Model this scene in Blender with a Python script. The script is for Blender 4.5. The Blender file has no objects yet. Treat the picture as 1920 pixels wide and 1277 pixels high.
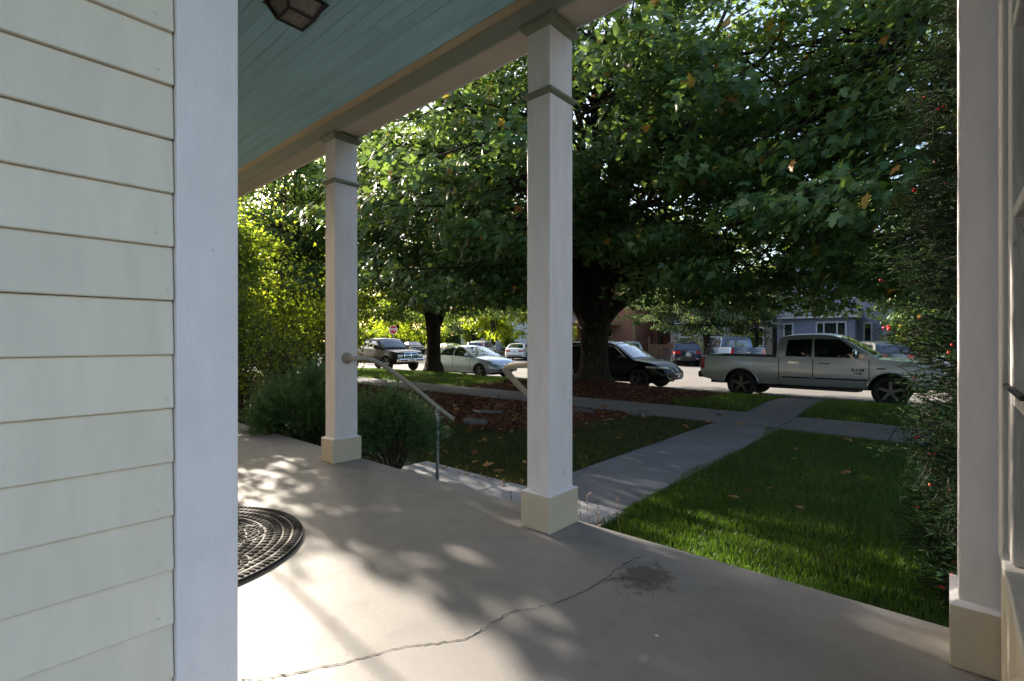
import bpy, math, random
import numpy as np
from mathutils import Vector, Matrix

# ------------------------------------------------------------------ camera, sky, sun, exposure
SC = bpy.context.scene
COL = SC.collection
R = math.radians
cam_d = bpy.data.cameras.new('camera')
cam_d.sensor_width = 36.0
cam_d.lens = 17.36
cam_d.clip_start = 0.05
cam_d.clip_end = 3000
cam = bpy.data.objects.new('camera', cam_d)
COL.objects.link(cam)
cam.location = (0, 0, 1.08)
cam.rotation_euler = (R(90), 0, R(41.53))
SC.camera = cam

SUN_EL = 23.0
SUN_DIR = Vector((-1.0, 0.13, 0)).normalized() * math.cos(R(SUN_EL)) + Vector((0, 0, math.sin(R(SUN_EL))))
world = bpy.data.worlds.new('World')
SC.world = world
world.use_nodes = True
wn = world.node_tree
wn.nodes.clear()
sky = wn.nodes.new('ShaderNodeTexSky')
sky.sky_type = 'NISHITA'
sky.sun_disc = False
sky.dust_density = 3.0
sky.ozone_density = 0.7
sky.sun_elevation = R(SUN_EL)
sky.sun_rotation = math.atan2(SUN_DIR.x, SUN_DIR.y)
bg = wn.nodes.new('ShaderNodeBackground')
bg.inputs['Strength'].default_value = 0.112
wo = wn.nodes.new('ShaderNodeOutputWorld')
wn.links.new(sky.outputs[0], bg.inputs[0])
wn.links.new(bg.outputs[0], wo.inputs[0])

sun_d = bpy.data.lights.new('sun', 'SUN')
sun_d.energy = 5.0
sun_d.angle = R(0.53)
sun_d.color = (1.0, 0.90, 0.76)
sun = bpy.data.objects.new('sun', sun_d)
COL.objects.link(sun)
sun.rotation_euler = SUN_DIR.to_track_quat('Z', 'Y').to_euler()
sun.location = (-30, 10, 30)

SC.view_settings.view_transform = 'Standard'
SC.view_settings.look = 'None'
SC.view_settings.gamma = 1.0
SC.view_settings.exposure = 2.12
SC.view_settings.use_curve_mapping = False
SC.cycles.max_bounces = 8
SC.cycles.transparent_max_bounces = 8
SC.cycles.use_denoising = True

rng = np.random.default_rng(7)
random.seed(7)

# ------------------------------------------------------------------ helpers
def tag(o, label=None, cat=None, group=None, kind=None):
    if label: o['label'] = label
    if cat: o['category'] = cat
    if group: o['group'] = group
    if kind: o['kind'] = kind
    return o

def empty(name, loc=(0, 0, 0), rz=0.0, label=None, cat=None, group=None):
    o = bpy.data.objects.new(name, None)
    o.location = loc
    o.rotation_euler = (0, 0, rz)
    o.empty_display_size = 0.2
    COL.objects.link(o)
    return tag(o, label, cat, group)

def link(name, me, parent=None, loc=None):
    o = bpy.data.objects.new(name, me)
    COL.objects.link(o)
    if parent is not None: o.parent = parent
    if loc is not None: o.location = loc
    return o

class MB:
    def __init__(s): s.v = []; s.f = []
    def add(s, vs, fs):
        b = len(s.v); s.v += [tuple(p) for p in vs]; s.f += [tuple(b + i for i in f) for f in fs]; return s
    def box(s, x0, x1, y0, y1, z0, z1):
        return s.add([(x0,y0,z0),(x1,y0,z0),(x1,y1,z0),(x0,y1,z0),(x0,y0,z1),(x1,y0,z1),(x1,y1,z1),(x0,y1,z1)],
                     [(3,2,1,0),(4,5,6,7),(0,1,5,4),(1,2,6,5),(2,3,7,6),(3,0,4,7)])
    def obox(s, c, ax, ay, az):
        c, ax, ay, az = map(Vector, (c, ax, ay, az)); vs = []
        for sx, sy, sz in ((-1,-1,-1),(1,-1,-1),(1,1,-1),(-1,1,-1),(-1,-1,1),(1,-1,1),(1,1,1),(-1,1,1)):
            vs.append(c + ax*sx + ay*sy + az*sz)
        return s.add(vs, [(3,2,1,0),(4,5,6,7),(0,1,5,4),(1,2,6,5),(2,3,7,6),(3,0,4,7)])
    def frustum(s, c, b, t, z0, z1):
        x, y = c
        return s.add([(x-b[0],y-b[1],z0),(x+b[0],y-b[1],z0),(x+b[0],y+b[1],z0),(x-b[0],y+b[1],z0),
                      (x-t[0],y-t[1],z1),(x+t[0],y-t[1],z1),(x+t[0],y+t[1],z1),(x-t[0],y+t[1],z1)],
                     [(3,2,1,0),(4,5,6,7),(0,1,5,4),(1,2,6,5),(2,3,7,6),(3,0,4,7)])
    def tube(s, pts, rad, n=8, caps=True):
        pts = [Vector(p) for p in pts]
        if not hasattr(rad, '__len__'): rad = [rad] * len(pts)
        t0 = (pts[1] - pts[0]).normalized()
        up = Vector((0,0,1)) if abs(t0.z) < .9 else Vector((1,0,0))
        a = t0.cross(up).normalized(); rings = []
        for i, p in enumerate(pts):
            t = (pts[min(i+1, len(pts)-1)] - pts[max(i-1, 0)]).normalized()
            a = (a - t*a.dot(t)); a = a.normalized() if a.length > 1e-6 else t.orthogonal().normalized()
            b = t.cross(a)
            rings.append([p + (a*math.cos(2*math.pi*k/n) + b*math.sin(2*math.pi*k/n))*rad[i] for k in range(n)])
        vs = [q for r in rings for q in r]; fs = []
        for i in range(len(pts)-1):
            for k in range(n):
                fs.append((i*n+k, i*n+(k+1)%n, (i+1)*n+(k+1)%n, (i+1)*n+k))
        if caps:
            fs.append(tuple(range(n-1, -1, -1))); m = (len(pts)-1)*n; fs.append(tuple(range(m, m+n)))
        return s.add(vs, fs)
    def lathe(s, prof, n=24, c=(0,0,0), axis='z'):
        c = Vector(c); vs = []; fs = []
        for r, h in prof:
            for k in range(n):
                a = 2*math.pi*k/n
                q = (r*math.cos(a), r*math.sin(a), h) if axis == 'z' else (r*math.cos(a), h, -r*math.sin(a))
                vs.append(c + Vector(q))
        for i in range(len(prof)-1):
            for k in range(n):
                fs.append((i*n+k, i*n+(k+1)%n, (i+1)*n+(k+1)%n, (i+1)*n+k))
        return s.add(vs, fs)
    def grid(s, P):
        nr, nc = len(P), len(P[0])
        return s.add([p for r in P for p in r], [(i*nc+j, i*nc+j+1, (i+1)*nc+j+1, (i+1)*nc+j) for i in range(nr-1) for j in range(nc-1)])
    def mesh(s, name, mat, smooth=False):
        me = bpy.data.meshes.new(name); me.from_pydata(s.v, [], s.f); me.materials.append(mat)
        if smooth: me.polygons.foreach_set('use_smooth', [True]*len(me.polygons))
        me.update(); return me
    def build(s, name, mat, parent=None, smooth=False, loc=None, bevel=0, kind=None):
        o = link(name, s.mesh(name, mat, smooth), parent, loc)
        if bevel:
            m = o.modifiers.new('bevel', 'BEVEL'); m.width = bevel; m.segments = 2; m.limit_method = 'ANGLE'; m.angle_limit = R(40)
        if kind: o['kind'] = kind
        return o

def mesh_np(name, V, F, mat, parent=None, smooth=False, loc=None, kind=None):
    V = np.ascontiguousarray(V, dtype=np.float32); F = np.ascontiguousarray(F, dtype=np.int32)
    me = bpy.data.meshes.new(name)
    m, k = F.shape
    me.vertices.add(len(V)); me.vertices.foreach_set('co', V.ravel())
    me.loops.add(m*k); me.loops.foreach_set('vertex_index', F.ravel())
    me.polygons.add(m); me.polygons.foreach_set('loop_start', np.arange(0, m*k, k, dtype=np.int32))
    if smooth: me.polygons.foreach_set('use_smooth', np.ones(m, dtype=bool))
    me.materials.append(mat); me.update(calc_edges=True); me.validate()
    o = link(name, me, parent, loc)
    if kind: o['kind'] = kind
    return o

def unit(a):
    return a / np.maximum(np.linalg.norm(a, axis=-1, keepdims=True), 1e-9)

def stamp(P, T, N, S, shape, faces):
    """copies of a small flat shape: P points, T tip directions, N normals, S sizes; shape (k,3) along T, B, N"""
    T = unit(T); B = unit(np.cross(N, T)); N = np.cross(T, B)
    sh = np.asarray(shape, dtype=np.float64)
    cu = rng.normal(1.0, 1.3, len(P))[:,None,None]
    V = P[:, None, :] + S[:, None, None]*(sh[None,:,0:1]*T[:,None,:] + sh[None,:,1:2]*B[:,None,:] + cu*sh[None,:,2:3]*N[:,None,:])
    n, k = len(P), len(sh)
    F = (np.asarray(faces, dtype=np.int32)[None] + (np.arange(n, dtype=np.int32)*k)[:, None, None])
    return V.reshape(-1, 3), F.reshape(-1, len(faces[0]))

def leaf_shape(half, ctr=(.32, 0)):
    pts = [(x, y) for x, y in half] + [(x, -y) for x, y in reversed(half) if abs(y) > 1e-6]
    sh = [(ctr[0], ctr[1], 0.03)] + [(x, y, -.16*((x-.3)**2 + y*y)) for x, y in pts]
    k = len(pts)
    return sh, [(0, 1+i, 1+(i+1) % k) for i in range(k)]
MAPLE = leaf_shape([(0,0), (-.10,.24), (.14,.25), (.40,.53), (.46,.21), (.70,.24), (1.0,0)])
MAPLE_MID = leaf_shape([(-.02,0), (.34,.52), (.48,.20), (1.0,0)])
KITE = ([(-.05,0,0), (.42,.40,.05), (1.05,0,-.08), (.42,-.40,.05)], [(0,1,2), (0,2,3)])
OVAL = ([(0,0,0), (.5,.28,.05), (1,0,-.08), (.5,-.28,.05)], [(0,1,2), (0,2,3)])
def merge(parts):
    Vs, Fs, b = [], [], 0
    for V, F in parts:
        Vs.append(V); Fs.append(F + b); b += len(V)
    return np.concatenate(Vs), np.concatenate(Fs)

# ------------------------------------------------------------------ materials
def new_mat(name):
    m = bpy.data.materials.new(name); m.use_nodes = True
    nt = m.node_tree; nt.nodes.clear()
    return m, nt
def nd(nt, typ, **kw):
    n = nt.nodes.new(typ)
    for k, v in kw.items():
        if k in n.inputs: n.inputs[k].default_value = v
        else: setattr(n, k, v)
    return n
def coords(nt, scale=(1,1,1), rand=True):
    tc = nd(nt, 'ShaderNodeTexCoord'); mp = nd(nt, 'ShaderNodeMapping'); mp.inputs['Scale'].default_value = scale
    nt.links.new(tc.outputs['Object'], mp.inputs['Vector'])
    if rand:
        oi = nd(nt, 'ShaderNodeObjectInfo'); mu = nd(nt, 'ShaderNodeMath', operation='MULTIPLY'); mu.inputs[1].default_value = 41.0
        nt.links.new(oi.outputs['Random'], mu.inputs[0]); nt.links.new(mu.outputs[0], mp.inputs['Location'])
    return mp.outputs[0]
def noise(nt, vec, scale, detail=5, rough=.6):
    n = nd(nt, 'ShaderNodeTexNoise'); n.inputs['Scale'].default_value = scale; n.inputs['Detail'].default_value = detail; n.inputs['Roughness'].default_value = rough
    nt.links.new(vec, n.inputs['Vector']); return n.outputs['Fac']
def ramp(nt, fac, stops, interp='LINEAR'):
    r = nd(nt, 'ShaderNodeValToRGB'); r.color_ramp.interpolation = interp
    el = r.color_ramp.elements
    while len(el) < len(stops): el.new(.5)
    for e, (p, c) in zip(el, stops): e.position = p; e.color = (*c[:3], 1) if len(c) >= 3 else (c[0], c[0], c[0], 1)
    nt.links.new(fac, r.inputs[0]); return r.outputs[0]
def mixc(nt, fac, a, b, mode='MIX'):
    m = nd(nt, 'ShaderNodeMix', data_type='RGBA', blend_type=mode)
    for sock, val in ((m.inputs[0], fac), (m.inputs[6], a), (m.inputs[7], b)):
        if hasattr(val, 'links'): nt.links.new(val, sock)
        else: sock.default_value = val if not isinstance(val, tuple) else (*val[:3], 1)
    return m.outputs[2]
def bump(nt, h, strength, dist=.01):
    b = nd(nt, 'ShaderNodeBump'); b.inputs['Strength'].default_value = strength; b.inputs['Distance'].default_value = dist
    nt.links.new(h, b.inputs['Height']); return b.outputs[0]
def principled(nt, base, rough=.5, metal=0, spec=.5, coat=0, normal=None, out=True):
    p = nd(nt, 'ShaderNodeBsdfPrincipled')
    for k, v in (('Base Color', base), ('Roughness', rough), ('Metallic', metal), ('Specular IOR Level', spec), ('Coat Weight', coat)):
        if hasattr(v, 'links'): nt.links.new(v, p.inputs[k])
        else: p.inputs[k].default_value = (*v[:3], 1) if isinstance(v, tuple) else v
    p.inputs['Coat Roughness'].default_value = .04
    if normal is not None: nt.links.new(normal, p.inputs['Normal'])
    if out:
        o = nd(nt, 'ShaderNodeOutputMaterial'); nt.links.new(p.outputs[0], o.inputs[0])
    return p

def pmat(name, col, rough=.6, metal=0, spec=.5, coat=0, var=.12, scale=3.0, stretch=(1,1,1), bstr=0.0, bscale=60.0, col2=None, wear=None):
    m, nt = new_mat(name); v = coords(nt, stretch)
    f = noise(nt, v, scale)
    a = tuple(c*(1-var) for c in col); b = tuple(min(1, c*(1+var)) for c in (col2 or col))
    c = ramp(nt, f, [(.3, a), (.7, b)])
    if wear:                                    # flaked / dirty specks
        wf = noise(nt, v, wear[1], 8, .7)
        mk = ramp(nt, wf, [(wear[2], (0,)), (wear[2]+.05, (1,))])
        c = mixc(nt, mk, c, wear[0])
    oi = nd(nt, 'ShaderNodeObjectInfo'); mr = nd(nt, 'ShaderNodeMapRange'); mr.inputs[3].default_value = .955; mr.inputs[4].default_value = 1.03
    nt.links.new(oi.outputs['Random'], mr.inputs[0]); hs = nd(nt, 'ShaderNodeHueSaturation'); nt.links.new(mr.outputs[0], hs.inputs['Value']); nt.links.new(c, hs.inputs['Color']); c = hs.outputs[0]
    nrm = bump(nt, noise(nt, v, bscale, 4), bstr) if bstr else None
    principled(nt, c, rough, metal, spec, coat, nrm)
    return m

def leafmat(name, stops, trans=(.30,.42,.05), tfac=.42, rough=.42, spec=.45, patch=None):
    m, nt = new_mat(name); g = nd(nt, 'ShaderNodeNewGeometry')
    c = ramp(nt, g.outputs['Random Per Island'], stops)
    if patch:
        v = coords(nt, rand=False); f = noise(nt, v, patch[0], 5, .6)
        c = mixc(nt, ramp(nt, f, [(.46, (0,)), (.62, (patch[2],))]), c, patch[1])
    p = principled(nt, c, rough, 0, spec, out=False)
    t = nd(nt, 'ShaderNodeBsdfTranslucent')
    tc = mixc(nt, .55, c, trans); nt.links.new(tc, t.inputs[0])
    mx = nd(nt, 'ShaderNodeMixShader'); mx.inputs[0].default_value = tfac
    nt.links.new(p.outputs[0], mx.inputs[1]); nt.links.new(t.outputs[0], mx.inputs[2])
    o = nd(nt, 'ShaderNodeOutputMaterial'); nt.links.new(mx.outputs[0], o.inputs[0])
    return m

M = {}
M['cream'] = pmat('cream_paint', (.79,.665,.51), .5, var=.06, scale=2.5, stretch=(1,6,1), bstr=.12, bscale=55, wear=((.25,.21,.15), 8, .70))
M['white'] = pmat('white_paint', (.74,.70,.71), .5, var=.07, scale=5, stretch=(3,3,.6), bstr=.2, bscale=40, wear=((.33,.28,.22), 10, .66))
M['corner'] = pmat('weathered_white_paint', (.83,.735,.70), .55, var=.05, scale=6, stretch=(2,2,1), bstr=.22, bscale=45, wear=((.36,.33,.31), 26, .70))
M['sage'] = pmat('sage_green_paint', (.20,.22,.155), .5, var=.12, scale=6, bstr=.1)
M['butter'] = pmat('butter_cream_paint', (.58,.51,.39), .5, var=.07, scale=4, bstr=.12, wear=((.25,.18,.10), 7, .72))
M['teal'] = pmat('teal_ceiling_paint', (.35,.62,.76), .42, var=.08, scale=3, stretch=(.5,4,1), bstr=.1, bscale=30)
M['beam'] = pmat('beam_paint', (.56,.51,.44), .5, var=.06, scale=3, bstr=.2, bscale=40)
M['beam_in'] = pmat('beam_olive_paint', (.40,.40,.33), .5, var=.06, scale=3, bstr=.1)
M['mould'] = pmat('moulding_tan_paint', (.50,.42,.30), .5, var=.06)
M['iron'] = pmat('black_iron', (.012,.012,.013), .45, spec=.5)
M['frost'] = pmat('seeded_lantern_glass', (.22,.20,.19), .25, var=.35, scale=45, bstr=.4, bscale=80)
M['rail'] = pmat('tan_rail_enamel', (.37,.32,.26), .3, var=.05, coat=.3, wear=((.04,.035,.03), 7, .655))
M['rubber'] = pmat('tyre_rubber', (.012,.012,.013), .75)
M['black'] = pmat('black_plastic', (.014,.014,.016), .5)
M['letter'] = pmat('dark_grey_lettering', (.06,.062,.066), .4, metal=.5)
M['under'] = pmat('dark_underside', (.006,.006,.006), .9)
M['chrome'] = pmat('chrome', (.72,.73,.75), .12, metal=1, var=.03)
M['alloy'] = pmat('alloy_rim', (.22,.225,.24), .3, metal=1, var=.05)
M['lamp'] = pmat('headlamp_glass', (.55,.58,.62), .08, coat=1, var=.4, scale=18)
M['red'] = pmat('tail_lamp_red', (.42,.012,.012), .15, coat=1, var=.3, scale=12)
M['amber'] = pmat('amber_lamp', (.6,.2,.02), .2, coat=1)
M['plate'] = pmat('licence_plate', (.55,.50,.47), .5)
def glassmat():
    m, nt = new_mat('car_window_glass'); principled(nt, (.012,.015,.018), .03, 0, .9, 1.0); return m
M['glass'] = glassmat()
def winmat():
    m, nt = new_mat('window_glass'); v = coords(nt); b = bump(nt, noise(nt, v, 1.3, 1), .05, .02)
    principled(nt, (.02,.024,.028), .04, 0, .8, 0.5, b); return m
M['pane'] = winmat()
def carpaint(name, col, metal=.6, rough=.32):
    m, nt = new_mat(name); v = coords(nt)
    c = mixc(nt, noise(nt, v, 400, 2), tuple(x*.9 for x in col), tuple(min(1,x*1.1) for x in col))
    dz = nd(nt, 'ShaderNodeSeparateXYZ'); tc = nd(nt, 'ShaderNodeTexCoord'); nt.links.new(tc.outputs['Object'], dz.inputs[0])
    dn = noise(nt, v, 3.0, 5)
    ml = nd(nt, 'ShaderNodeMapRange'); ml.inputs[1].default_value = .75; ml.inputs[2].default_value = .2
    nt.links.new(dz.outputs[2], ml.inputs[0])
    mm = nd(nt, 'ShaderNodeMath', operation='MULTIPLY'); ml.inputs[4].default_value = .45 if max(col) > .02 else .03; nt.links.new(ml.outputs[0], mm.inputs[0]); nt.links.new(dn, mm.inputs[1])
    c = mixc(nt, mm.outputs[0], c, (.16,.14,.12))
    principled(nt, c, rough, metal, .5 if max(col) > .02 else .12, 1.0 if max(col) > .02 else .22); return m
P_SILVER = carpaint('silver_paint', (.55,.61,.69))
P_ICE = carpaint('ice_silver_paint', (.42,.50,.60))
P_BLACK = carpaint('black_paint', (.006,.006,.007), 0, .3)
P_NAVY = carpaint('navy_paint', (.012,.017,.035), .3, .25)
P_BLUE = carpaint('steel_blue_paint', (.055,.085,.15), .5, .3)
P_WHITE = carpaint('white_car_paint', (.72,.72,.70), 0, .35)
P_GREY = carpaint('grey_car_paint', (.03,.032,.036), .3, .3)
P_GREEN = carpaint('dark_green_paint', (.03,.05,.04), .4, .3)

def m_porch():
    m, nt = new_mat('porch_concrete'); v = coords(nt, rand=False)
    n1 = noise(nt, v, .9, 6, .65); n2 = noise(nt, v, 7, 8, .7); n3 = noise(nt, v, 160, 3)
    c = ramp(nt, n1, [(.3, (.205,.190,.180)), (.7, (.270,.252,.240))])
    c = mixc(nt, ramp(nt, n2, [(.48, (0,)), (.74, (.5,))]), c, (.165,.145,.13))
    c = mixc(nt, ramp(nt, n3, [(.56, (0,)), (.72, (.42,))]), c, (.13,.115,.10))
    vd = nd(nt, 'ShaderNodeTexVoronoi'); vd.inputs['Scale'].default_value = 26; nt.links.new(v, vd.inputs['Vector'])
    c = mixc(nt, ramp(nt, vd.outputs['Distance'], [(.05, (.65,)), (.085, (0,))]), c, (.09,.075,.065))
    # damp, pitted stain round the old crack
    mp = nd(nt, 'ShaderNodeMapping'); mp.inputs['Location'].default_value = (1.04, -2.09, 0); nt.links.new(v, mp.inputs[0])
    mp2 = nd(nt, 'ShaderNodeMapping'); mp2.inputs['Scale'].default_value = (4.6, 3.4, 1); nt.links.new(mp.outputs[0], mp2.inputs[0])
    gr = nd(nt, 'ShaderNodeTexGradient', gradient_type='SPHERICAL'); nt.links.new(mp2.outputs[0], gr.inputs[0])
    sp = noise(nt, v, 22, 9, .75)
    ad = nd(nt, 'ShaderNodeMath', operation='MULTIPLY_ADD'); nt.links.new(gr.outputs['Fac'], ad.inputs[0]); ad.inputs[1].default_value = .42; nt.links.new(sp, ad.inputs[2])
    c = mixc(nt, ramp(nt, ad.outputs[0], [(.68, (0,)), (.76, (.72,))]), c, (.075,.06,.05))
    # pale scuffs
    c = mixc(nt, ramp(nt, noise(nt, v, 5.5, 2, .4), [(.73, (0,)), (.77, (.3,))]), c, (.55,.52,.49))
    h = noise(nt, v, 35, 6, .7)
    rg = ramp(nt, n2, [(.35, (.36,)), (.7, (.52,))])
    principled(nt, c, rg, 0, .45, 0, bump(nt, h, .12, .006)); return m
M['porch'] = m_porch()
def m_walk():
    m, nt = new_mat('pavement_concrete'); v = coords(nt)
    c = ramp(nt, noise(nt, v, 1.6, 7, .7), [(.3, (.102,.104,.112)), (.7, (.155,.156,.165))])
    c = mixc(nt, ramp(nt, noise(nt, v, 90, 4), [(.55, (0,)), (.72, (.4,))]), c, (.13,.125,.12))
    c = mixc(nt, ramp(nt, noise(nt, v, 2.7, 6, .75), [(.56, (0,)), (.72, (.55,))]), c, (.12,.105,.09))
    principled(nt, c, .8, 0, .3, 0, bump(nt, noise(nt, v, 70, 5), .35, .006)); return m
M['walk'] = m_walk()
M['walk_pale'] = pmat('pale_concrete', (.30,.295,.30), .8, var=.12, scale=3, bstr=.3, bscale=70, wear=((.17,.16,.15), 6, .66))
def m_asphalt():
    m, nt = new_mat('asphalt'); v = coords(nt, rand=False)
    c = ramp(nt, noise(nt, v, .35, 6, .65), [(.3, (.115,.105,.097)), (.7, (.165,.152,.142))])
    c = mixc(nt, ramp(nt, noise(nt, v, 45, 4), [(.55, (0,)), (.7, (.5,))]), c, (.22,.20,.185))
    principled(nt, c, .85, 0, .3, 0, bump(nt, noise(nt, v, 60, 4), .5, .01)); return m
M['asphalt'] = m_asphalt()
def m_soil(name, a, b, s=6):
    m, nt = new_mat(name); v = coords(nt, rand=False)
    c = ramp(nt, noise(nt, v, s, 8, .75), [(.3, a), (.7, b)])
    principled(nt, c, .95, 0, .1, 0, bump(nt, noise(nt, v, 40, 6, .7), .8, .02)); return m
M['lawn'] = m_soil('lawn_turf', (.010,.016,.006), (.020,.030,.010))
M['mulch'] = m_soil('mulch_bed', (.035,.016,.010), (.10,.043,.025), 14)
M['far_ground'] = m_soil('far_ground', (.04,.05,.02), (.07,.08,.03), .4)
def m_chip():
    m, nt = new_mat('bark_chips'); g = nd(nt, 'ShaderNodeNewGeometry')
    principled(nt, ramp(nt, g.outputs['Random Per Island'], [(0, (.035,.013,.008)), (.5, (.115,.038,.020)), (.85, (.18,.065,.034)), (1, (.26,.16,.09))]), .85, 0, .2); return m
M['chip'] = m_chip()
def m_bark():
    m, nt = new_mat('maple_bark'); v = coords(nt, (5.5,5.5,.9), rand=False)
    n = noise(nt, v, 3.2, 7, .65); vo = nd(nt, 'ShaderNodeTexVoronoi', feature='DISTANCE_TO_EDGE'); vo.inputs['Scale'].default_value = 2.6
    nt.links.new(v, vo.inputs['Vector'])
    h = nd(nt, 'ShaderNodeMath', operation='MULTIPLY'); nt.links.new(n, h.inputs[0]); nt.links.new(vo.outputs['Distance'], h.inputs[1])
    c = ramp(nt, h.outputs[0], [(.0, (.022,.016,.012)), (.22, (.085,.066,.052)), (.5, (.12,.098,.08))])
    principled(nt, c, .9, 0, .2, 0, bump(nt, h.outputs[0], 1.0, .06)); return m
M['bark'] = m_bark()
M['twig'] = pmat('twig_bark', (.05,.037,.027), .85, var=.3)
M['yewbark'] = pmat('yew_bark', (.022,.016,.012), .9, var=.3)
M['stone'] = pmat('field_stone', (.085,.075,.066), .85, var=.3, scale=9, bstr=.6, bscale=18)
M['pebble'] = pmat('grey_rubber_pebble', (.062,.055,.049), .85, spec=.2, var=.5, scale=11, bstr=.5, bscale=45)
M['mat_line'] = pmat('pale_mat_line', (.12,.105,.09), .7, var=.25, scale=20)
M['matbase'] = pmat('black_rubber_mat', (.03,.027,.025), .85)
def m_brick():
    m, nt = new_mat('red_brick'); v = coords(nt, rand=False)
    mp = nd(nt, 'ShaderNodeMapping'); mp.inputs['Rotation'].default_value = (R(90), 0, 0); nt.links.new(v, mp.inputs[0])
    b = nd(nt, 'ShaderNodeTexBrick'); nt.links.new(mp.outputs[0], b.inputs['Vector'])
    b.inputs['Scale'].default_value = 1.0; b.inputs['Brick Width'].default_value = .22; b.inputs['Row Height'].default_value = .075; b.inputs['Mortar Size'].default_value = .008
    b.inputs['Color1'].default_value = (.27,.085,.05,1); b.inputs['Color2'].default_value = (.34,.12,.07,1); b.inputs['Mortar'].default_value = (.3,.26,.22,1)
    principled(nt, b.outputs[0], .85, 0, .2); return m
M['brick'] = m_brick()
M['lav'] = pmat('lavender_siding', (.26,.265,.38), .6, var=.06, scale=1.2, stretch=(.4,1,4))
M['beige'] = pmat('greige_siding', (.30,.27,.25), .6, var=.08, scale=1.2, stretch=(.4,1,4))
M['farwhite'] = pmat('far_white_siding', (.62,.63,.64), .6, var=.06)
M['trim'] = pmat('white_house_trim', (.68,.68,.72), .5, var=.04)
M['olive'] = pmat('olive_trim', (.30,.24,.09), .6, var=.1)
M['shingle'] = pmat('grey_shingle', (.16,.17,.19), .9, var=.3, scale=14, bstr=.6, bscale=20)
M['brown'] = pmat('brown_timber', (.14,.075,.04), .7, var=.2)
M['darkroom'] = pmat('dark_recess', (.02,.018,.017), .9)
M['sign_red'] = pmat('sign_red', (.55,.015,.025), .4, var=.06)
M['sign_white'] = pmat('sign_white', (.8,.8,.8), .4, var=.03)
M['galv'] = pmat('galvanised_post', (.35,.36,.37), .5, metal=.6)
M['berry'] = pmat('red_yew_berry', (.62,.022,.018), .3, spec=.6, var=.2)
M['stalk'] = pmat('dry_stalk', (.22,.15,.08), .9, var=.2)
LEAF = leafmat('maple_leaves', [(0, (.024,.072,.026)), (.35, (.046,.118,.040)), (.7, (.070,.155,.050)), (.93, (.105,.19,.058)), (.975, (.14,.16,.03)), (.99, (.42,.17,.03))])
LEAF_L = leafmat('light_maple_leaves', [(0, (.028,.075,.016)), (.5, (.055,.125,.022)), (.85, (.09,.165,.03)), (.95, (.30,.26,.03)), (1, (.45,.25,.03))], (.52,.64,.04), .60)
LEAF_Y = leafmat('yellow_green_leaves', [(0, (.035,.085,.012)), (.5, (.075,.145,.014)), (.85, (.14,.20,.02)), (1, (.42,.27,.03))], (.62,.74,.03), .68)
LEAF_B = leafmat('bluish_street_tree_leaves', [(0, (.018,.045,.024)), (.5, (.034,.07,.036)), (.94, (.06,.10,.045)), (1, (.35,.2,.03))], (.3,.42,.1), .35, .6, .15)
JUNI = leafmat('juniper_sprays', [(0, (.026,.072,.024)), (.6, (.066,.140,.044)), (1, (.15,.24,.08))], (.12,.2,.04), .2, .55)
YEW = leafmat('yew_needles', [(0, (.005,.015,.007)), (.6, (.010,.029,.012)), (.95, (.020,.047,.017)), (1, (.08,.06,.01))], (.08,.13,.03), .15, .75, .08)
GRASS = leafmat('grass_blades', [(0, (.012,.034,.006)), (.5, (.022,.056,.010)), (.9, (.036,.078,.015)), (1, (.11,.10,.04))], (.22,.42,.02), .42, .45, .35, patch=(1.3, (.075,.085,.022), .55))
DRYG = leafmat('dry_grass_blades', [(0, (.016,.024,.008)), (.5, (.030,.042,.015)), (.85, (.055,.058,.026)), (1, (.14,.11,.06))], (.3,.35,.06), .35, .6, .2)
FALLEN = leafmat('fallen_maple_leaves', [(0, (.16,.075,.03)), (.5, (.30,.15,.05)), (1, (.42,.26,.10))], (.4,.2,.05), .2, .7, .2)

# ------------------------------------------------------------------ ground
ZL, ZR = -.43, -.64                     # lawn and road heights; the porch floor is 0
MB().add([(-700,-300,-.72),(700,-300,-.72),(700,1200,-.72),(-700,1200,-.72)], [(0,1,2,3)]).build('ground', M['far_ground'], kind='structure')
MB().add([(-250,15.1,ZR),(250,15.1,ZR),(250,36.0,ZR),(-250,36.0,ZR)], [(0,1,2,3)]).build('road', M['asphalt'], kind='structure')
MB().add([(-52,-60,ZR-.004),(-41,-60,ZR-.004),(-41,15.1,ZR-.004),(-52,15.1,ZR-.004)], [(0,1,2,3)]).build('side_road', M['asphalt'], kind='structure')
TREES_XY = [(-8.6,13.7,.17,1.5), (-16.9,13.9,.12,1.3)]
def lawn_h(x, y):
    h = ZL + 0*x
    t = np.clip((y-10.95)/4.05, 0, 1)
    h = h + np.where(y > 10.95, .10*np.sin(np.pi*t) - .06*t, 0)
    for tx, ty, a, r in TREES_XY:
        h = h + a*np.exp(-((x-tx)**2+(y-ty)**2)/(r*r))
    return h
def sheet(x0, x1, y0, y1, step, dz=0.0):
    xs = np.linspace(x0, x1, max(2, int((x1-x0)/step)+1)); ys = np.linspace(y0, y1, max(2, int((y1-y0)/step)+1))
    X, Y = np.meshgrid(xs, ys); Z = lawn_h(X, Y) + dz
    V = np.stack([X, Y, Z], -1).reshape(-1, 3); nx = len(xs)
    i, j = np.meshgrid(np.arange(len(ys)-1), np.arange(nx-1), indexing='ij'); a = (i*nx+j).ravel()
    return V, np.stack([a, a+1, a+1+nx, a+nx], -1)
V, F = sheet(-41, 30, -40, 15.0, .35)
mesh_np('lawn', V, F, M['lawn'], kind='structure', smooth=True)
MB().box(-41, 250, 15.0, 15.15, -.72, -.485).build('kerb', M['walk'], kind='structure', bevel=.02)
MB().box(-250, 250, 36.0, 36.16, -.72, -.49).build('kerb', M['walk'], kind='structure', bevel=.02)
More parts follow.
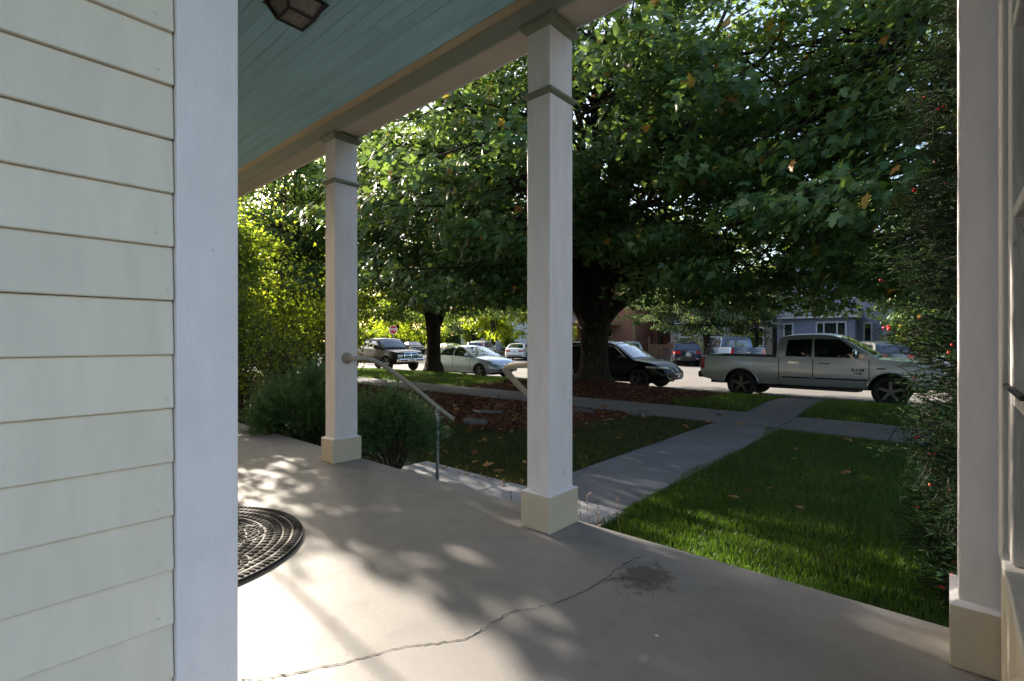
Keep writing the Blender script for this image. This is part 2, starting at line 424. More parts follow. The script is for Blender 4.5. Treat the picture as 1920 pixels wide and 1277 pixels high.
MB().add([(-250,36.16,-.50),(250,36.16,-.50),(250,300,-.45),(-250,300,-.45)], [(0,1,2,3)]).build('far_lawn', M['lawn'], kind='structure')
MB().add([(-250,38.2,-.49),(250,38.2,-.49),(250,39.8,-.49),(-250,39.8,-.49)], [(0,1,2,3)]).build('far_pavement', M['walk'], kind='structure')
# public pavement, front walk, strip path: slabs with joints
def slabs(root, x0, x1, y0, y1, nx, ny, z, j=.008, mat='walk'):
    dx, dy = (x1-x0)/nx, (y1-y0)/ny
    me = MB().box(-dx/2+j, dx/2-j, -dy/2+j, dy/2-j, -.12, 0).mesh('paving_slab', M[mat])
    for i in range(nx):
        for k in range(ny):
            o = link('paving_slab', me, root, (x0+(i+.5)*dx, y0+(k+.5)*dy, z+random.uniform(-.003, .003)))
            o.rotation_euler = (random.uniform(-.002,.002), random.uniform(-.002,.002), 0)
            m = o.modifiers.new('bevel', 'BEVEL'); m.width = .008; m.segments = 2
r = tag(empty('pavement', (0,0,0)), kind='structure'); slabs(r, -38.75, 11.5, 9.25, 10.93, 33, 1, ZL+.022)
r = tag(empty('front_walk', (0,0,0)), kind='structure'); slabs(r, -3.22, -2.15, 3.89, 9.24, 1, 5, ZL+.018)
slabs(r, -4.85, -2.10, 2.87, 3.885, 2, 1, ZL+.02, mat='walk_pale')  # landing slabs get a paler concrete colour than the walk
r = tag(empty('kerb_path', (0,0,0)), kind='structure')
for k in range(5):
    ya, yb = 10.95+k*.806, 10.95+(k+1)*.806; za, zb2 = [float(lawn_h(np.array(-2.7), np.array(q)))+.03 for q in (ya, yb)]
    MB().add([(-3.15,ya+.006,za-.1),(-2.25,ya+.006,za-.1),(-2.25,yb-.006,zb2-.1),(-3.15,yb-.006,zb2-.1),(-3.15,ya+.006,za),(-2.25,ya+.006,za),(-2.25,yb-.006,zb2),(-3.15,yb-.006,zb2)],
             [(3,2,1,0),(4,5,6,7),(0,1,5,4),(1,2,6,5),(2,3,7,6),(3,0,4,7)]).build('paving_slab', M['walk'], r, bevel=.008)
# mulch
V, F = sheet(-24, -5.9, 5.95, 9.22, .3, .012); bed1 = mesh_np('mulch_bed', V, F, M['mulch'], kind='structure', smooth=True)
V, F = sheet(-5.9, -4.75, 6.9, 9.22, .3, .012); mesh_np('mulch_bed', V, F, M['mulch'], kind='structure', smooth=True)
V, F = sheet(-11.8, -4.6, 10.97, 14.95, .3, .012); mesh_np('tree_mulch', V, F, M['mulch'], kind='structure', smooth=True)

# ------------------------------------------------------------------ the house: walls, ceiling, beam
FL = 0.0
CEIL, BEAMZ = 3.065, 2.93
porch = tag(empty('porch_floor', (0,0,0)), kind='structure')
MB().box(-8.2, 1.2, -2.4, 2.50, -.11, 0).build('slab', M['porch'], porch, bevel=.022)
MB().box(-8.15, 1.15, -2.4, 2.44, -.70, -.112).build('footing', M['walk'], porch)
def strip_on_floor(pts, w, z, jit=.3, sub=6, wav=.0045):
    P = []
    for (a, b) in zip(pts[:-1], pts[1:]):
        for k in range(sub):
            t = k/sub; P.append(Vector((a[0]+(b[0]-a[0])*t + random.gauss(0,wav), a[1]+(b[1]-a[1])*t + random.gauss(0,wav), z)))
    vs, fs = [], []
    for i, p in enumerate(P):
        t = (P[min(i+1,len(P)-1)]-P[max(i-1,0)]).normalized(); n = Vector((-t.y, t.x, 0))
        e = min(1, i/4, (len(P)-1-i)/4)
        ww = w*(1+random.uniform(-jit, jit))*.5*e
        vs += [p+n*ww, p-n*ww]
    fs = [(2*i, 2*i+1, 2*i+3, 2*i+2) for i in range(len(P)-1)]
    return MB().add(vs, fs)
CRACK = [(-1.72,.45),(-1.701,.586),(-1.637,.655),(-1.582,.741),(-1.52,.857),(-1.479,.953),(-1.436,1.054),(-1.368,1.143),(-1.31,1.219),(-1.307,1.31),(-1.31,1.401),(-1.301,1.485),(-1.241,1.564),(-1.218,1.623),(-1.197,1.686),(-1.17,1.828),(-1.167,1.979),(-1.176,2.083),(-1.165,2.231),(-1.124,2.332)]
M['patch'] = pmat('crack_filler', (.285,.268,.254), .7, var=.12, scale=12)
M['crackdark'] = pmat('crack_shadowed_gap', (.05,.042,.036), .9)
strip_on_floor(CRACK[8:15], .016, .0012, .25, 4, .001).build('crack_filler', M['patch'], porch)
strip_on_floor(CRACK, .0042, .0022, .5, 8, .0028).build('crack', M['crackdark'], porch)
strip_on_floor([(-1.19,1.9),(-1.10,2.02),(-1.03,2.05),(-.96,2.03)], .005, .0034, .9, 9).build('crack', M['crackdark'], porch)
strip_on_floor([(-4.0,.6),(-4.03,1.0),(-4.05,1.407),(-4.066,1.547),(-4.1,1.745),(-4.085,1.914),(-4.017,2.115),(-3.98,2.3)], .014, .0025, .4, 6).build('crack_filler', M['patch'], porch)

house = empty('porch_house', (0,0,0), label='cream clapboard house with white corner board at the porch', cat='house')
XW = -1.35
E0 = 1.08-.0325
def clap(L, e=.1255):   # one lapped board along +y, face at x=0 (thick at the bottom)
    return MB().add([(-.03,0,0),(.0,0,0),(-.011,0,e),(-.03,0,e),(-.03,L,0),(.0,L,0),(-.011,L,e),(-.03,L,e)],
                    [(0,1,2,3),(7,6,5,4),(1,5,6,2),(0,4,5,1),(2,6,7,3),(3,7,4,0)])
me = clap(2.7405).mesh('clapboard', M['cream'])
k0 = -8
for k in range(k0, 17):
    z = E0 + k*.1255
    if z < .02 or z > 3.0: continue
    o = link('clapboard', me, house, (XW-.004, -2.4, z + random.uniform(-.0008,.0008)))
    m = o.modifiers.new('bevel', 'BEVEL'); m.width = .0035; m.segments = 2
M['nail'] = pmat('painted_nail_head', (.72,.605,.465), .6)
nail = MB().tube([(0,0,0),(.0022,0,0)], .0042, 8).mesh('nail_head', M['nail'])
for k in range(k0, 17):
    z = E0 + k*.1255
    if z < .02 or z > 3.0: continue
    for yy in (.315, -.085, -.49): link('nail_head', nail, house, (XW-.0078, yy+random.uniform(-.012,.012), z+.024+random.uniform(-.004,.004)))
MB().box(XW-.035, XW+.008, .342, .475, .0, CEIL).build('corner_board', M['corner'], house, bevel=.004)
MB().box(-9.5, XW-.034, -2.4, .44, .0, 3.4).build('wall_core', M['darkroom'], house)
me2 = MB().add([(0,-.03,0),(0,0,0),(0,-.011,.1255),(0,-.03,.1255),(6.0,-.03,0),(6.0,0,0),(6.0,-.011,.1255),(6.0,-.03,.1255)],
               [(3,2,1,0),(4,5,6,7),(1,2,6,5),(0,1,5,4),(2,3,7,6),(3,0,4,7)]).mesh('clapboard', M['cream'])
for k in range(k0, 17):
    z = E0 + k*.1255
    if z < .02 or z > 3.0: continue
    link('clapboard', me2, house, (-7.5, .472, z))
MB().box(XW-.10, XW-.036, .44, .482, 0, CEIL).build('corner_board', M['corner'], house, bevel=.004)
door = MB().box(-3.5, -2.5, .46, .492, .0, 2.15).build('front_door', M['sage'], house, bevel=.004)
for (x0, x1, z0, z1) in ((-3.4,-3.05,.2,.95),(-2.95,-2.6,.2,.95),(-3.4,-2.6,1.1,2.0)):
    MB().box(x0, x1, .485, .498, z0, z1).build('door_panel', M['sage'], door, bevel=.004)
# ceiling boards run along the porch, with butt joints
MB().box(-8.0, .50, -2.4, 2.44, CEIL+.02, CEIL+.10).build('ceiling_deck', M['darkroom'], house)
bw = .086
y = -1.6; k = 0
while y < 2.19:
    xs = [-7.6]; x = -7.6 + random.uniform(.6, 3.4)
    while x < -.3:
        xs.append(x); x += random.uniform(1.8, 3.7)
    xs.append(.45)
    for a, b in zip(xs[:-1], xs[1:]):
        w = min(bw, 2.20-y)
        o = MB().box(a+.0012, b-.0012, y+.0012, y+w-.0012, CEIL, CEIL+.015).build('ceiling_board', M['teal'], house, loc=(0,0,random.uniform(-.0012,.0012)))
        m = o.modifiers.new('bevel', 'BEVEL'); m.width = .003; m.segments = 1
    y += bw; k += 1
# moulding and the beam
MB().add([(-7.8,2.172,CEIL-.002),(-7.8,2.222,CEIL-.002),(-7.8,2.222,CEIL-.024),(-7.8,2.212,CEIL-.024),(-7.8,2.192,CEIL-.016),(-7.8,2.176,CEIL-.010),
          (.45,2.172,CEIL-.002),(.45,2.222,CEIL-.002),(.45,2.222,CEIL-.024),(.45,2.212,CEIL-.024),(.45,2.192,CEIL-.016),(.45,2.176,CEIL-.010)],
         [(0,1,7,6),(1,2,8,7),(2,3,9,8),(3,4,10,9),(4,5,11,10),(5,0,6,11),(5,4,3,2,1,0),(6,7,8,9,10,11)]).build('crown_moulding', M['mould'], house)
beam = empty('porch_beam', (0,0,0), label='long painted beam across the porch column tops', cat='beam')
MB().box(-7.8, .45, 2.222, 2.240, BEAMZ-.012, CEIL-.02).build('inner_face', M['beam_in'], beam, bevel=.003)
MB().box(-7.8, .45, 2.2405, 2.428, BEAMZ, CEIL+.01).build('soffit_board', M['beam'], beam, bevel=.003)
MB().box(-7.8, .45, 2.4285, 2.446, BEAMZ-.008, CEIL+.01).build('outer_face', M['white'], beam, bevel=.003)
roof = MB().add([(-8.2,-2.4,4.6),(.6,-2.4,4.6),(.6,2.47,3.17),(-8.2,2.47,3.17),(-8.2,-2.4,4.72),(.6,-2.4,4.72),(.6,2.47,3.27),(-8.2,2.47,3.27)],
                [(3,2,1,0),(4,5,6,7),(0,1,5,4),(1,2,6,5),(2,3,7,6),(3,0,4,7)]).build('porch_roof', M['shingle'], house)
MB().box(-9.5, -1.4, -9, -2.45, -.5, 7.5).build('house_block', M['cream'], house)
nb = empty('unseen_house', (-30,-5,-.5), label='unseen plain house added for dark reflections in the parked cars', cat='house')  # out of view; added so the car sides mirror a dark wall
MB().box(-11,11,-4,4,0,5.6).build('wall', M['shingle'], nb)
MB().add([(-11.6,-4.6,5.601),(11.6,-4.6,5.601),(11.6,4.6,5.601),(-11.6,4.6,5.601),(-11.6,0,8.4),(11.6,0,8.4)], [(0,1,5,4),(2,3,4,5),(1,2,5),(3,0,4),(3,2,1,0)]).build('roof', M['shingle'], nb)
# right-hand window wall, its face at x = .117
ww = empty('window_wall', (.117,2.2,0), label='white painted window wall at the near end of the porch', cat='wall')
ox = Vector((.117,2.2,0))
def wbox(x0,x1,y0,y1,z0,z1,name,mat,par=ww,bev=.004):
    return MB().box(x0-ox.x,x1-ox.x,y0-ox.y,y1-ox.y,z0,z1).build(name, mat, par, bevel=bev)
wbox(.122,.32,1.30,2.19,0,.40,'lower_panel', M['butter'])
wbox(.122,.32,1.30,2.19,2.45,3.05,'upper_panel', M['white'])
M['oldwhite'] = pmat('peeling_white_paint', (.56,.53,.51), .65, var=.12, scale=7, stretch=(3,3,.5), bstr=.5, bscale=25, wear=((.22,.15,.10), 7, .64))
wbox(.116,.25,2.05,2.188,.402,2.448,'casing', M['oldwhite'])
wbox(.116,.25,1.30,1.37,.402,2.448,'casing', M['oldwhite'])
win = wbox(.16,.20,1.372,2.04,.405,2.445,'window', M['pane'], bev=0)
for yy in (1.93, 1.40):
    wbox(.128,.21,yy,yy+.10,.46,2.44,'stile', M['oldwhite'], win)
for zz in (.90, 1.415, 1.94):
    wbox(.132,.205,1.50,1.93,zz,zz+.035,'muntin', M['oldwhite'], win)
wbox(.112,.24,1.375,2.048,.425,.458,'sill', M['oldwhite'], win)
wbox(.118,.131,1.60,2.045,.942,.955,'latch_bar', M['iron'], win)

# porch columns
def column(x0, w=.168, dpt=.222, label=''):
    y0 = 2.222; cx, cy = x0 - w/2 - .022, y0 + dpt/2
    r = empty('porch_column', (cx, cy, 0), label=label, cat='porch column', group='square columns along the porch edge')
    hw, hd = w/2, dpt/2
    MB().box(-hw-.022, hw+.022, -hd-.030, hd+.028, 0, .205).build('base', M['butter'], r, bevel=.004)
    MB().frustum((0,0), (hw+.022,hd+.03), (hw+.003,hd+.003), .205, .216).build('base_cap', M['white'], r)
    MB().box(-hw, hw, -hd, hd, .21, 2.48).build('shaft', M['white'], r, bevel=.004)
    b = MB(); b.frustum((0,0), (hw+.004,hd+.004), (hw+.022,hd+.022), 2.482, 2.492); b.box(-hw-.020, hw+.020, -hd-.020, hd+.020, 2.4925, 2.508); b.frustum((0,0), (hw+.018,hd+.018), (hw+.002,hd+.002), 2.5085, 2.518)
    b.build('neck_band', M['sage'], r)
    MB().box(-hw+.002, hw-.002, -hd+.002, hd-.002, 2.50, BEAMZ-.013).build('neck_block', M['white'], r, bevel=.004)
    b = MB(); b.frustum((0,0), (hw+.004,hd+.004), (hw+.018,hd+.018), 2.862, 2.874); b.frustum((0,0), (hw+.018,hd+.018), (hw+.030,hd+.030), 2.8745, 2.896); b.box(-hw-.034, hw+.034, -hd-.034, hd+.034, 2.8965, BEAMZ-.0125)
    b.build('capital', M['sage'], r)
    for (px, pz, face) in ((.0,1.0,0),(.0,1.62,0),(.02,2.70,0),(.0,.62,0),(0,1.75,1),(-.02,1.05,1)):
        b = MB()                                     # plugged screw holes
        if face == 0: b.lathe([(.0001,-hd-.0016),(.012,-hd-.0016),(.013,-hd+.002)], 12, (px,0,pz), 'y')
        else:
            b.tube([(hw-.002,px,pz),(hw+.0016,px,pz)], .011, 12)
        b.build('screw_plug', M['white'], r)
    return r
column(-1.66, label='middle white porch column beside the concrete walk, the nearest freestanding one')
column(-4.03, label='farther white porch column with the handrail flange on its side')
c = column(.215, w=.171, label='closest porch column, pale and seen beside the window wall')

# ceiling lantern
lan = empty('ceiling_lantern', (-2.83,1.31,CEIL), label='black metal lantern with seeded glass on the teal ceiling', cat='lantern')
MB().box(-.10,.10,-.10,.10,-.014,-.0005).build('canopy', M['iron'], lan, bevel=.004)
MB().frustum((0,0), (.138,.138), (.112,.112), -.038, -.0145).build('rim', M['iron'], lan, bevel=.003)
def corner(i, h, z): sx, sy = [(-1,-1),(1,-1),(1,1),(-1,1)][i]; return Vector((sx*h, sy*h, z))
zt, zb_, ht, hb = -.038, -.125, .115, .073
for i in range(4):
    j = (i+1) % 4
    MB().tube([corner(i,ht,zt), corner(i,hb,zb_)], .011, 4).build('bar', M['iron'], lan)
    MB().tube([corner(i,hb,zb_), corner(j,hb,zb_)], .011, 4).build('bar', M['iron'], lan)
    q = [corner(i,ht-.006,zt), corner(j,ht-.006,zt), corner(j,hb-.006,zb_), corner(i,hb-.006,zb_)]
    MB().add(q, [(0,1,2,3)]).build('glass_pane', M['frost'], lan)
MB().add([corner(i,hb-.004,zb_+.002) for i in range(4)], [(3,2,1,0)]).build('glass_pane', M['frost'], lan)

# steps
st = empty('porch_step', (-3.1,2.45,0), label='concrete steps between the handrails down to the walk', cat='steps')
MB().box(-1.15,.95,0,.36,-.72,-.215).build('tread', M['walk'], st, bevel=.01)

# handrails
def handrail(loc, pts, post, label, fl):
    r = empty('handrail', loc, label=label, cat='handrail', group='tan pipe handrails at the porch steps')
    P = [Vector(p) for p in pts]; D = []
    for i in range(len(P)-1):                      # Catmull-Rom
        p0, p1, p2, p3 = P[max(i-1,0)], P[i], P[i+1], P[min(i+2,len(P)-1)]
        for k in range(8):
            t = k/8; D.append(.5*((2*p1)+(p2-p0)*t+(2*p0-5*p1+4*p2-p3)*t*t+(3*p1-p0-3*p2+p3)*t**3))
    D.append(P[-1]); o = Vector(loc)
    MB().tube([p-o for p in D], .0215, 14).build('pipe', M['rail'], r, smooth=True)
    MB().tube([Vector(post[0])-o, Vector(post[1])-o], .0175, 12).build('post', M['galv'], r, smooth=True)
    MB().tube([Vector(post[1])-o-Vector((0,0,.03)), Vector(post[1])-o+Vector((0,0,.012))], [.021,.024], 12).build('collar', M['rail'], r, smooth=True)
    sgn = 1 if fl[3] > 0 else -1
    MB().tube([Vector((fl[0],fl[1],fl[2]))-o, Vector((fl[0]+.010*sgn,fl[1],fl[2]))-o, Vector((fl[0]+.012*sgn,fl[1],fl[2]))-o, Vector((fl[0]+.03*sgn,fl[1],fl[2]))-o], [.052,.050,.034,.030], 18).build('flange', M['rail'], r, smooth=True)
    return r
c0 = 1.08
handrail((-4.0,3.33,ZL), [(-4.045,2.335,c0-.158),(-3.98,2.345,c0-.158),(-3.96,2.56,c0-.185),(-3.98,2.89,c0-.373),(-3.99,3.33,c0-.69),(-4.0,3.56,c0-.845)],
         [(-3.985,3.33,ZL-.1),(-3.985,3.33,c0-.70)], 'long curved handrail sloping down from the farther column over its post', (-4.05,2.335,c0-.158,1))
handrail((-2.5,3.33,ZL), [(-1.85,2.335,c0-.15),(-1.98,2.34,c0-.15),(-2.12,2.37,c0-.165),(-2.21,2.44,c0-.20),(-2.25,2.55,c0-.265),(-2.275,2.70,c0-.36),(-2.31,2.90,c0-.48),(-2.42,3.30,c0-.70),(-2.45,3.40,c0-.75)],
         [(-2.43,3.30,ZL-.1),(-2.43,3.30,c0-.71)], 'short visible curl of handrail behind the middle column', (-1.848,2.335,c0-.15,-1))

# door mat: half-moon of rubber pebbles
mat_o = empty('door_mat', (-3.0,.72,0), label='dark half-round pebble door mat on the porch floor', cat='door mat')
RM = .645
arc = [(RM*math.cos(a), RM*math.sin(a)) for a in np.linspace(-.28, math.pi+.28, 60)]
n = len(arc)
b = MB(); b.add([(x,y,.001) for x,y in arc]+[(x,y,.016) for x,y in arc], [tuple(range(n-1,-1,-1)), tuple(range(n,2*n))]+[(i,(i+1)%n,n+(i+1)%n,n+i) for i in range(n)])
b.build('mat_base', M['matbase'], mat_o)
peb = MB(); lines = MB(); rub = MB()
def pebble(x, y, rx, ry, a, h=.007):
    k = 7; vs = []
    for (s, z) in ((1.0,.016),(.86,.016+h*.7),(.45,.016+h)):
        for i in range(k):
            t = 2*math.pi*i/k + random.uniform(-.2,.2); jx, jy = rx*s*math.cos(t), ry*s*math.sin(t)
            vs.append((x+jx*math.cos(a)-jy*math.sin(a), y+jx*math.sin(a)+jy*math.cos(a), z))
    peb.add(vs, [(q*k+i, q*k+(i+1)%k, (q+1)*k+(i+1)%k, (q+1)*k+i) for q in range(2) for i in range(k)] + [tuple(range(2*k,3*k))])
ros = [(.09,.31), (-.30,.22), (.42,.10), (-.08,-.02)]
def inros(x, y, pad=0): return any(math.hypot(x-a, y-b) < .135+pad for a, b in ros)
for rr, w_, rad in ((.615,.011,.022),(.562,.013,.020),(.52,.014,.017),(.475,.016,.019),(.43,.014,.018),(.385,.015,.019),(.34,.014,.018),(.29,.016,.019),(.245,.014,.018),(.20,.015,.018),(.15,.015,.018),(.1,.015,.018),(.05,.015,.018)):
    m_ = int(2*math.pi*rr/(2*w_+.006))
    for i in range(m_):
        a = 2*math.pi*i/m_; x, y = rr*math.cos(a), rr*math.sin(a)
        if y < -.15 or inros(x, y) : continue
        pebble(x, y, rad, w_, a)
for (cx_, cy_) in ros:
    for rr in (.115,.082,.052,.02):
        m_ = max(4, int(2*math.pi*rr/.030))
        for i in range(m_):
            a = 2*math.pi*i/m_; x, y = cx_+rr*math.cos(a), cy_+rr*math.sin(a)
            if y > -.15: pebble(x, y, .015, .0125, a)
peb.build('pebbles', M['pebble'], mat_o, kind='stuff')
def ringline(cx_, cy_, rr, a0, a1, w=.0035):
    t = np.linspace(a0, a1, 70)
    lines.add([p for a in t for p in ((cx_+(rr-w)*math.cos(a), cy_+(rr-w)*math.sin(a), .0188), (cx_+(rr+w)*math.cos(a), cy_+(rr+w)*math.sin(a), .0188))], [(2*i,2*i+1,2*i+3,2*i+2) for i in range(69)])
for rr in (.59,.543,.45,.36): ringline(0,0,rr,-.2,math.pi+.2)
for cx_, cy_ in ros[:3]: ringline(cx_,cy_,.136,0,2*math.pi)
lines.build('seam_lines', M['mat_line'], mat_o, kind='stuff')

# ------------------------------------------------------------------ trees
def curve(a, b, sag, n=8, wob=.0):
    a, b = Vector(a), Vector(b); m = (a+b)/2 + Vector(sag); P = []
    for i in range(n+1):
        t = i/n; p = a*(1-t)**2 + m*2*t*(1-t) + b*t*t
        if 0 < i < n: p = p + Vector((random.gauss(0,wob), random.gauss(0,wob), random.gauss(0,wob)))
        P.append(p)
    return P
def trunk_mesh(h, r, flare, lean=(0,0), n=20, roots=6):
    mb = MB(); zs = [-.25, 0, .12, .28, .55, .95, h*.55, h*.78, h]; ph = [random.uniform(0, 6.28) for _ in range(4)]
    vs, fs = [], []
    for z in zs:
        t = max(z, 0)/h
        fl = flare*math.exp(-max(z,0)/.32)
        for k in range(n):
            a = 2*math.pi*k/n
            rr = r*(1-.18*t*(1-t)*2 + .10*t*t) * (1 + .05*math.sin(3*a+ph[0]) + .04*math.sin(5*a+ph[1]+z*2)) + fl*(.55+.45*math.cos(roots*a+ph[2]+.6*math.sin(2*a)))
            vs.append((rr*math.cos(a)+lean[0]*t*h, rr*math.sin(a)+lean[1]*t*h, z))
    for i in range(len(zs)-1):
        for k in range(n): fs.append((i*n+k, i*n+(k+1)%n, (i+1)*n+(k+1)%n, (i+1)*n+k))
    fs.append(tuple(range((len(zs)-1)*n, len(zs)*n)))
    return mb.add(vs, fs)
def fib_dirs(n, jit=.25):
    i = np.arange(n)+.5; z = 1-2*i/n; a = math.pi*(1+5**.5)*i
    d = np.stack([np.sqrt(1-z*z)*np.cos(a), np.sqrt(1-z*z)*np.sin(a), z], 1) + rng.normal(0, jit, (n,3))
    return unit(d)
def make_tree(name, base, th, tr, c, rad, nl, per, size, mat, label, group, shape=MAPLE, limbs=7, flare=.3, bottom=-1.0, lump=(1.0,.32), keep=None, lean=(0,0), barkmat=None, cat='tree', minz=None, sector=None, twigs=True, droop=.55):
    """c, rad: crown centre and radii; nl leafy sprays of `per` leaves each"""
    bm_ = barkmat or M['bark']; base = Vector(base)
    root = empty(name, base, label=label, cat=cat, group=group)
    trunk_mesh(th, tr, flare, lean).build('trunk', bm_, root, smooth=True)
    D = fib_dirs(nl*2)
    D = D[D[:,2] > bottom]
    rf = rng.uniform(.28, 1.0, len(D))**.6
    C = np.array(c)[None] + D*np.array(rad)[None]*rf[:,None] + rng.normal(0, .25, D.shape)
    ok = np.ones(len(C), bool)
    if callable(minz): minz = minz(C)
    if minz is not None: C[:,2] = np.where(C[:,2] < minz, minz + rng.uniform(0,.9,len(C)), C[:,2])
    if keep is not None: ok &= keep(C)
    idx = np.nonzero(ok)[0]; rng.shuffle(idx); idx = idx[:nl]; C = C[idx]
    fork = Vector((lean[0]*th, lean[1]*th, th-.08)); cc = Vector(c) - base
    # limbs: group spray centres by direction
    az = np.arctan2(C[:,1]-base.y, C[:,0]-base.x); order = np.argsort(az); grp = np.array_split(order, limbs)
    for gi, g in enumerate(grp):
        if len(g) == 0: continue
        pts = [Vector(C[i]) - base for i in g]
        mean = sum(pts, Vector())/len(pts); top = (gi % 3 == 0)
        end = cc*.35 + mean*.65 + Vector((0,0, rad[2]*(.55 if top else .1)))
        if top: end = Vector((end.x*.45, end.y*.45, end.z))
        P = curve(fork + Vector((mean.x,mean.y,0)).normalized()*tr*.45 - Vector((0,0,.25)), end, (-.12*mean.x, -.12*mean.y, .16*rad[2]), 9, .07)
        r0 = tr*(.62 if top else .48); mb = MB(); mb.tube(P, [max(.03, r0*(1-.82*i/9)) for i in range(10)], 9)
        for p in pts:
            j = min(range(2,10), key=lambda q: (P[q]-p).length + .35*q*0 + (0 if P[q].z < p.z+.9 else .6))
            L = (P[j]-p).length
            rr = min(.045, .008+.008*L)
            mb.tube(curve(P[j], p, (random.gauss(0,.12)*L,random.gauss(0,.12)*L,.14*L), 5, .09*min(L,2.2)), [rr*(1-.8*i/5)+.004 for i in range(6)], 5, False)
            if twigs:
                for _ in range(2):
                    dq = Vector((random.gauss(0,.5), random.gauss(0,.5), random.uniform(-.25,.2)))*lump[0]
                    mb.tube([p, p+dq*.5+Vector((0,0,.04)), p+dq], [.008,.006,.003], 3, False)
        mb.build('limb', bm_, root, smooth=True)
    # leaves: flat, drooping sprays
    n = len(C)*per
    ci = np.repeat(np.arange(len(C)), per)
    out = unit((C - np.array([base.x, base.y, c[2]-.4*rad[2]]))*np.array([1,1,.5]))
    o = out[ci]
    lr = lump[0]*rng.uniform(.55, 1.25, len(C))[ci]
    q = rng.normal(0, 1, (n,3)); q = unit(q)*(rng.uniform(0,1,n)**.45)[:,None]
    P = C[ci] + q*np.stack([lr, lr, lr*lump[1]/1.0], 1)
    P[:,2] -= .22*((P-C[ci])**2)[:,:2].sum(1)/lr          # sprays arch down at the rim
    N = unit(o*.55 + np.array([0,0,.75]) + rng.normal(0,.38,(n,3)))
    T = unit(o*.6 + np.array([0,0,-droop]) + rng.normal(0,.45,(n,3)))
    S = size*rng.uniform(.6, 1.25, n)
    if shape is MAPLE:
        nr = np.hypot(P[:,0], P[:,1]) < 9.0
        V, F = merge([stamp(P[nr], T[nr], N[nr], S[nr], *MAPLE), stamp(P[~nr], T[~nr], N[~nr], S[~nr], *MAPLE_MID)])
    else:
        V, F = stamp(P, T, N, S, *shape)
    V = V - np.array([base.x, base.y, base.z])
    mesh_np('crown', V, F, mat, root, smooth=False)
    return root

G = 'large maples along the planting strip'
def skirt(cx, cy, low, high, r_open, ang=None, wid=.3):
    def f(C):          # lower edge of the crown: high round the trunk and on the open side, low at the rim
        dx, dy = C[:,0]-cx, C[:,1]-cy; r = np.hypot(dx, dy); z = low + (high-low)*np.clip(1-(r-r_open)/2.2, 0, 1)
        if ang is not None:
            da = np.abs((np.arctan2(dy, dx)-ang+math.pi) % (2*math.pi)-math.pi); z = np.maximum(z, (high+.55)*np.clip(1.0-(da-wid)/.22, 0, 1))
        return z
    return f
def keep_big(C):      # more foliage towards the house; nothing inside the sun's path along the porch
    return (C[:,1] > 4.6) & ~((C[:,1] > 19) & (rng.uniform(0,1,len(C)) < .5))
BIG = make_tree('maple_tree', (-8.6,13.7,-.30), 2.2, .45, (-7.9,12.4,5.6), (7.6,7.8,5.6), 680, 145, .174, LEAF,
          'broad old maple with the thickest forked trunk, rooted in red mulch by the black crossover', G, MAPLE, 11, .34, minz=skirt(-8.6,13.7,2.05,3.4,2.6,math.atan2(-13.7,8.6)-.02,.12), keep=keep_big)
for pts, ra in (([(0,.0,1.7),(-.35,-.30,2.5),(-.72,-.62,3.4),(-.95,-.85,4.6),(-1.0,-.8,6.4)], (.30,.27,.22,.18,.12)),
                ([(0.05,.05,1.7),(.25,.22,2.6),(.40,.36,3.7),(.45,.42,5.2),(.5,.3,7.2)], (.34,.30,.25,.20,.13)),
                ([(.1,.1,1.8),(.50,.42,2.45),(1.05,.90,2.95),(1.9,1.6,3.5),(3.0,2.4,4.3)], (.26,.22,.18,.14,.09))):
    P = []
    for a, b in zip(pts[:-1], pts[1:]): P += [Vector(a).lerp(Vector(b), t/4) for t in range(4)]
    P.append(Vector(pts[-1])); P = [P[0]] + [(P[i-1]+P[i]*2+P[i+1])/4 for i in range(1, len(P)-1)] + [P[-1]]
    MB().tube(P, list(np.interp(np.linspace(0, 4, len(P)), range(5), ra)), 12).build('limb', M['bark'], BIG, smooth=True)
make_tree('maple_tree', (-16.9,13.9,-.36), 2.3, .31, (-17.0,13.4,5.6), (6.8,6.8,4.8), 300, 165, .162, LEAF,
          'smaller dark trunked maple in the strip beside the silver sedan', G, MAPLE_MID, 7, .26, minz=skirt(-16.9,13.9,2.1,3.1,2.2,math.atan2(-13.9,16.9),.10), keep=lambda C: C[:,1] > 6.8)
make_tree('maple_tree', (2.4,13.2,-.42), 2.5, .36, (1.4,12.0,5.4), (6.2,6.8,5.4), 430, 130, .162, LEAF,
          'maple crown hanging over the right part of the lawn behind the yew', G, MAPLE, 13, .3, minz=1.95, keep=lambda C: C[:,1] > 5.5)
make_tree('maple_tree', (-27.5,13.4,-.45), 2.6, .33, (-27.5,13.0,6.0), (6.2,6.2,4.8), 150, 110, .19, LEAF_L,
          'lighter green maple left of the two dark trunks, above the black pickup', G, KITE, 6, .26, minz=2.1, keep=lambda C: C[:,1] > 6.5)
# backlit trees in the neighbouring yard
make_tree('yard_tree', (-19.5,8.6,-.45), 2.0, .2, (-19.5,8.6,4.6), (3.9,3.6,3.4), 110, 110, .16, LEAF_L,
          'bright backlit yellow green tree beyond the far porch end', 'sunlit trees in the neighbouring yard', KITE, 6, .15, minz=1.2, keep=lambda C: C[:,1] > 6.9)
make_tree('yard_tree', (-29.5,7.6,-.45), 2.4, .25, (-29.5,7.6,6.4), (4.6,4.4,4.6), 90, 90, .20, LEAF_Y,
          'tall yellowing tree behind the other sunlit yard tree', 'sunlit trees in the neighbouring yard', KITE, 6, .2, minz=1.6)
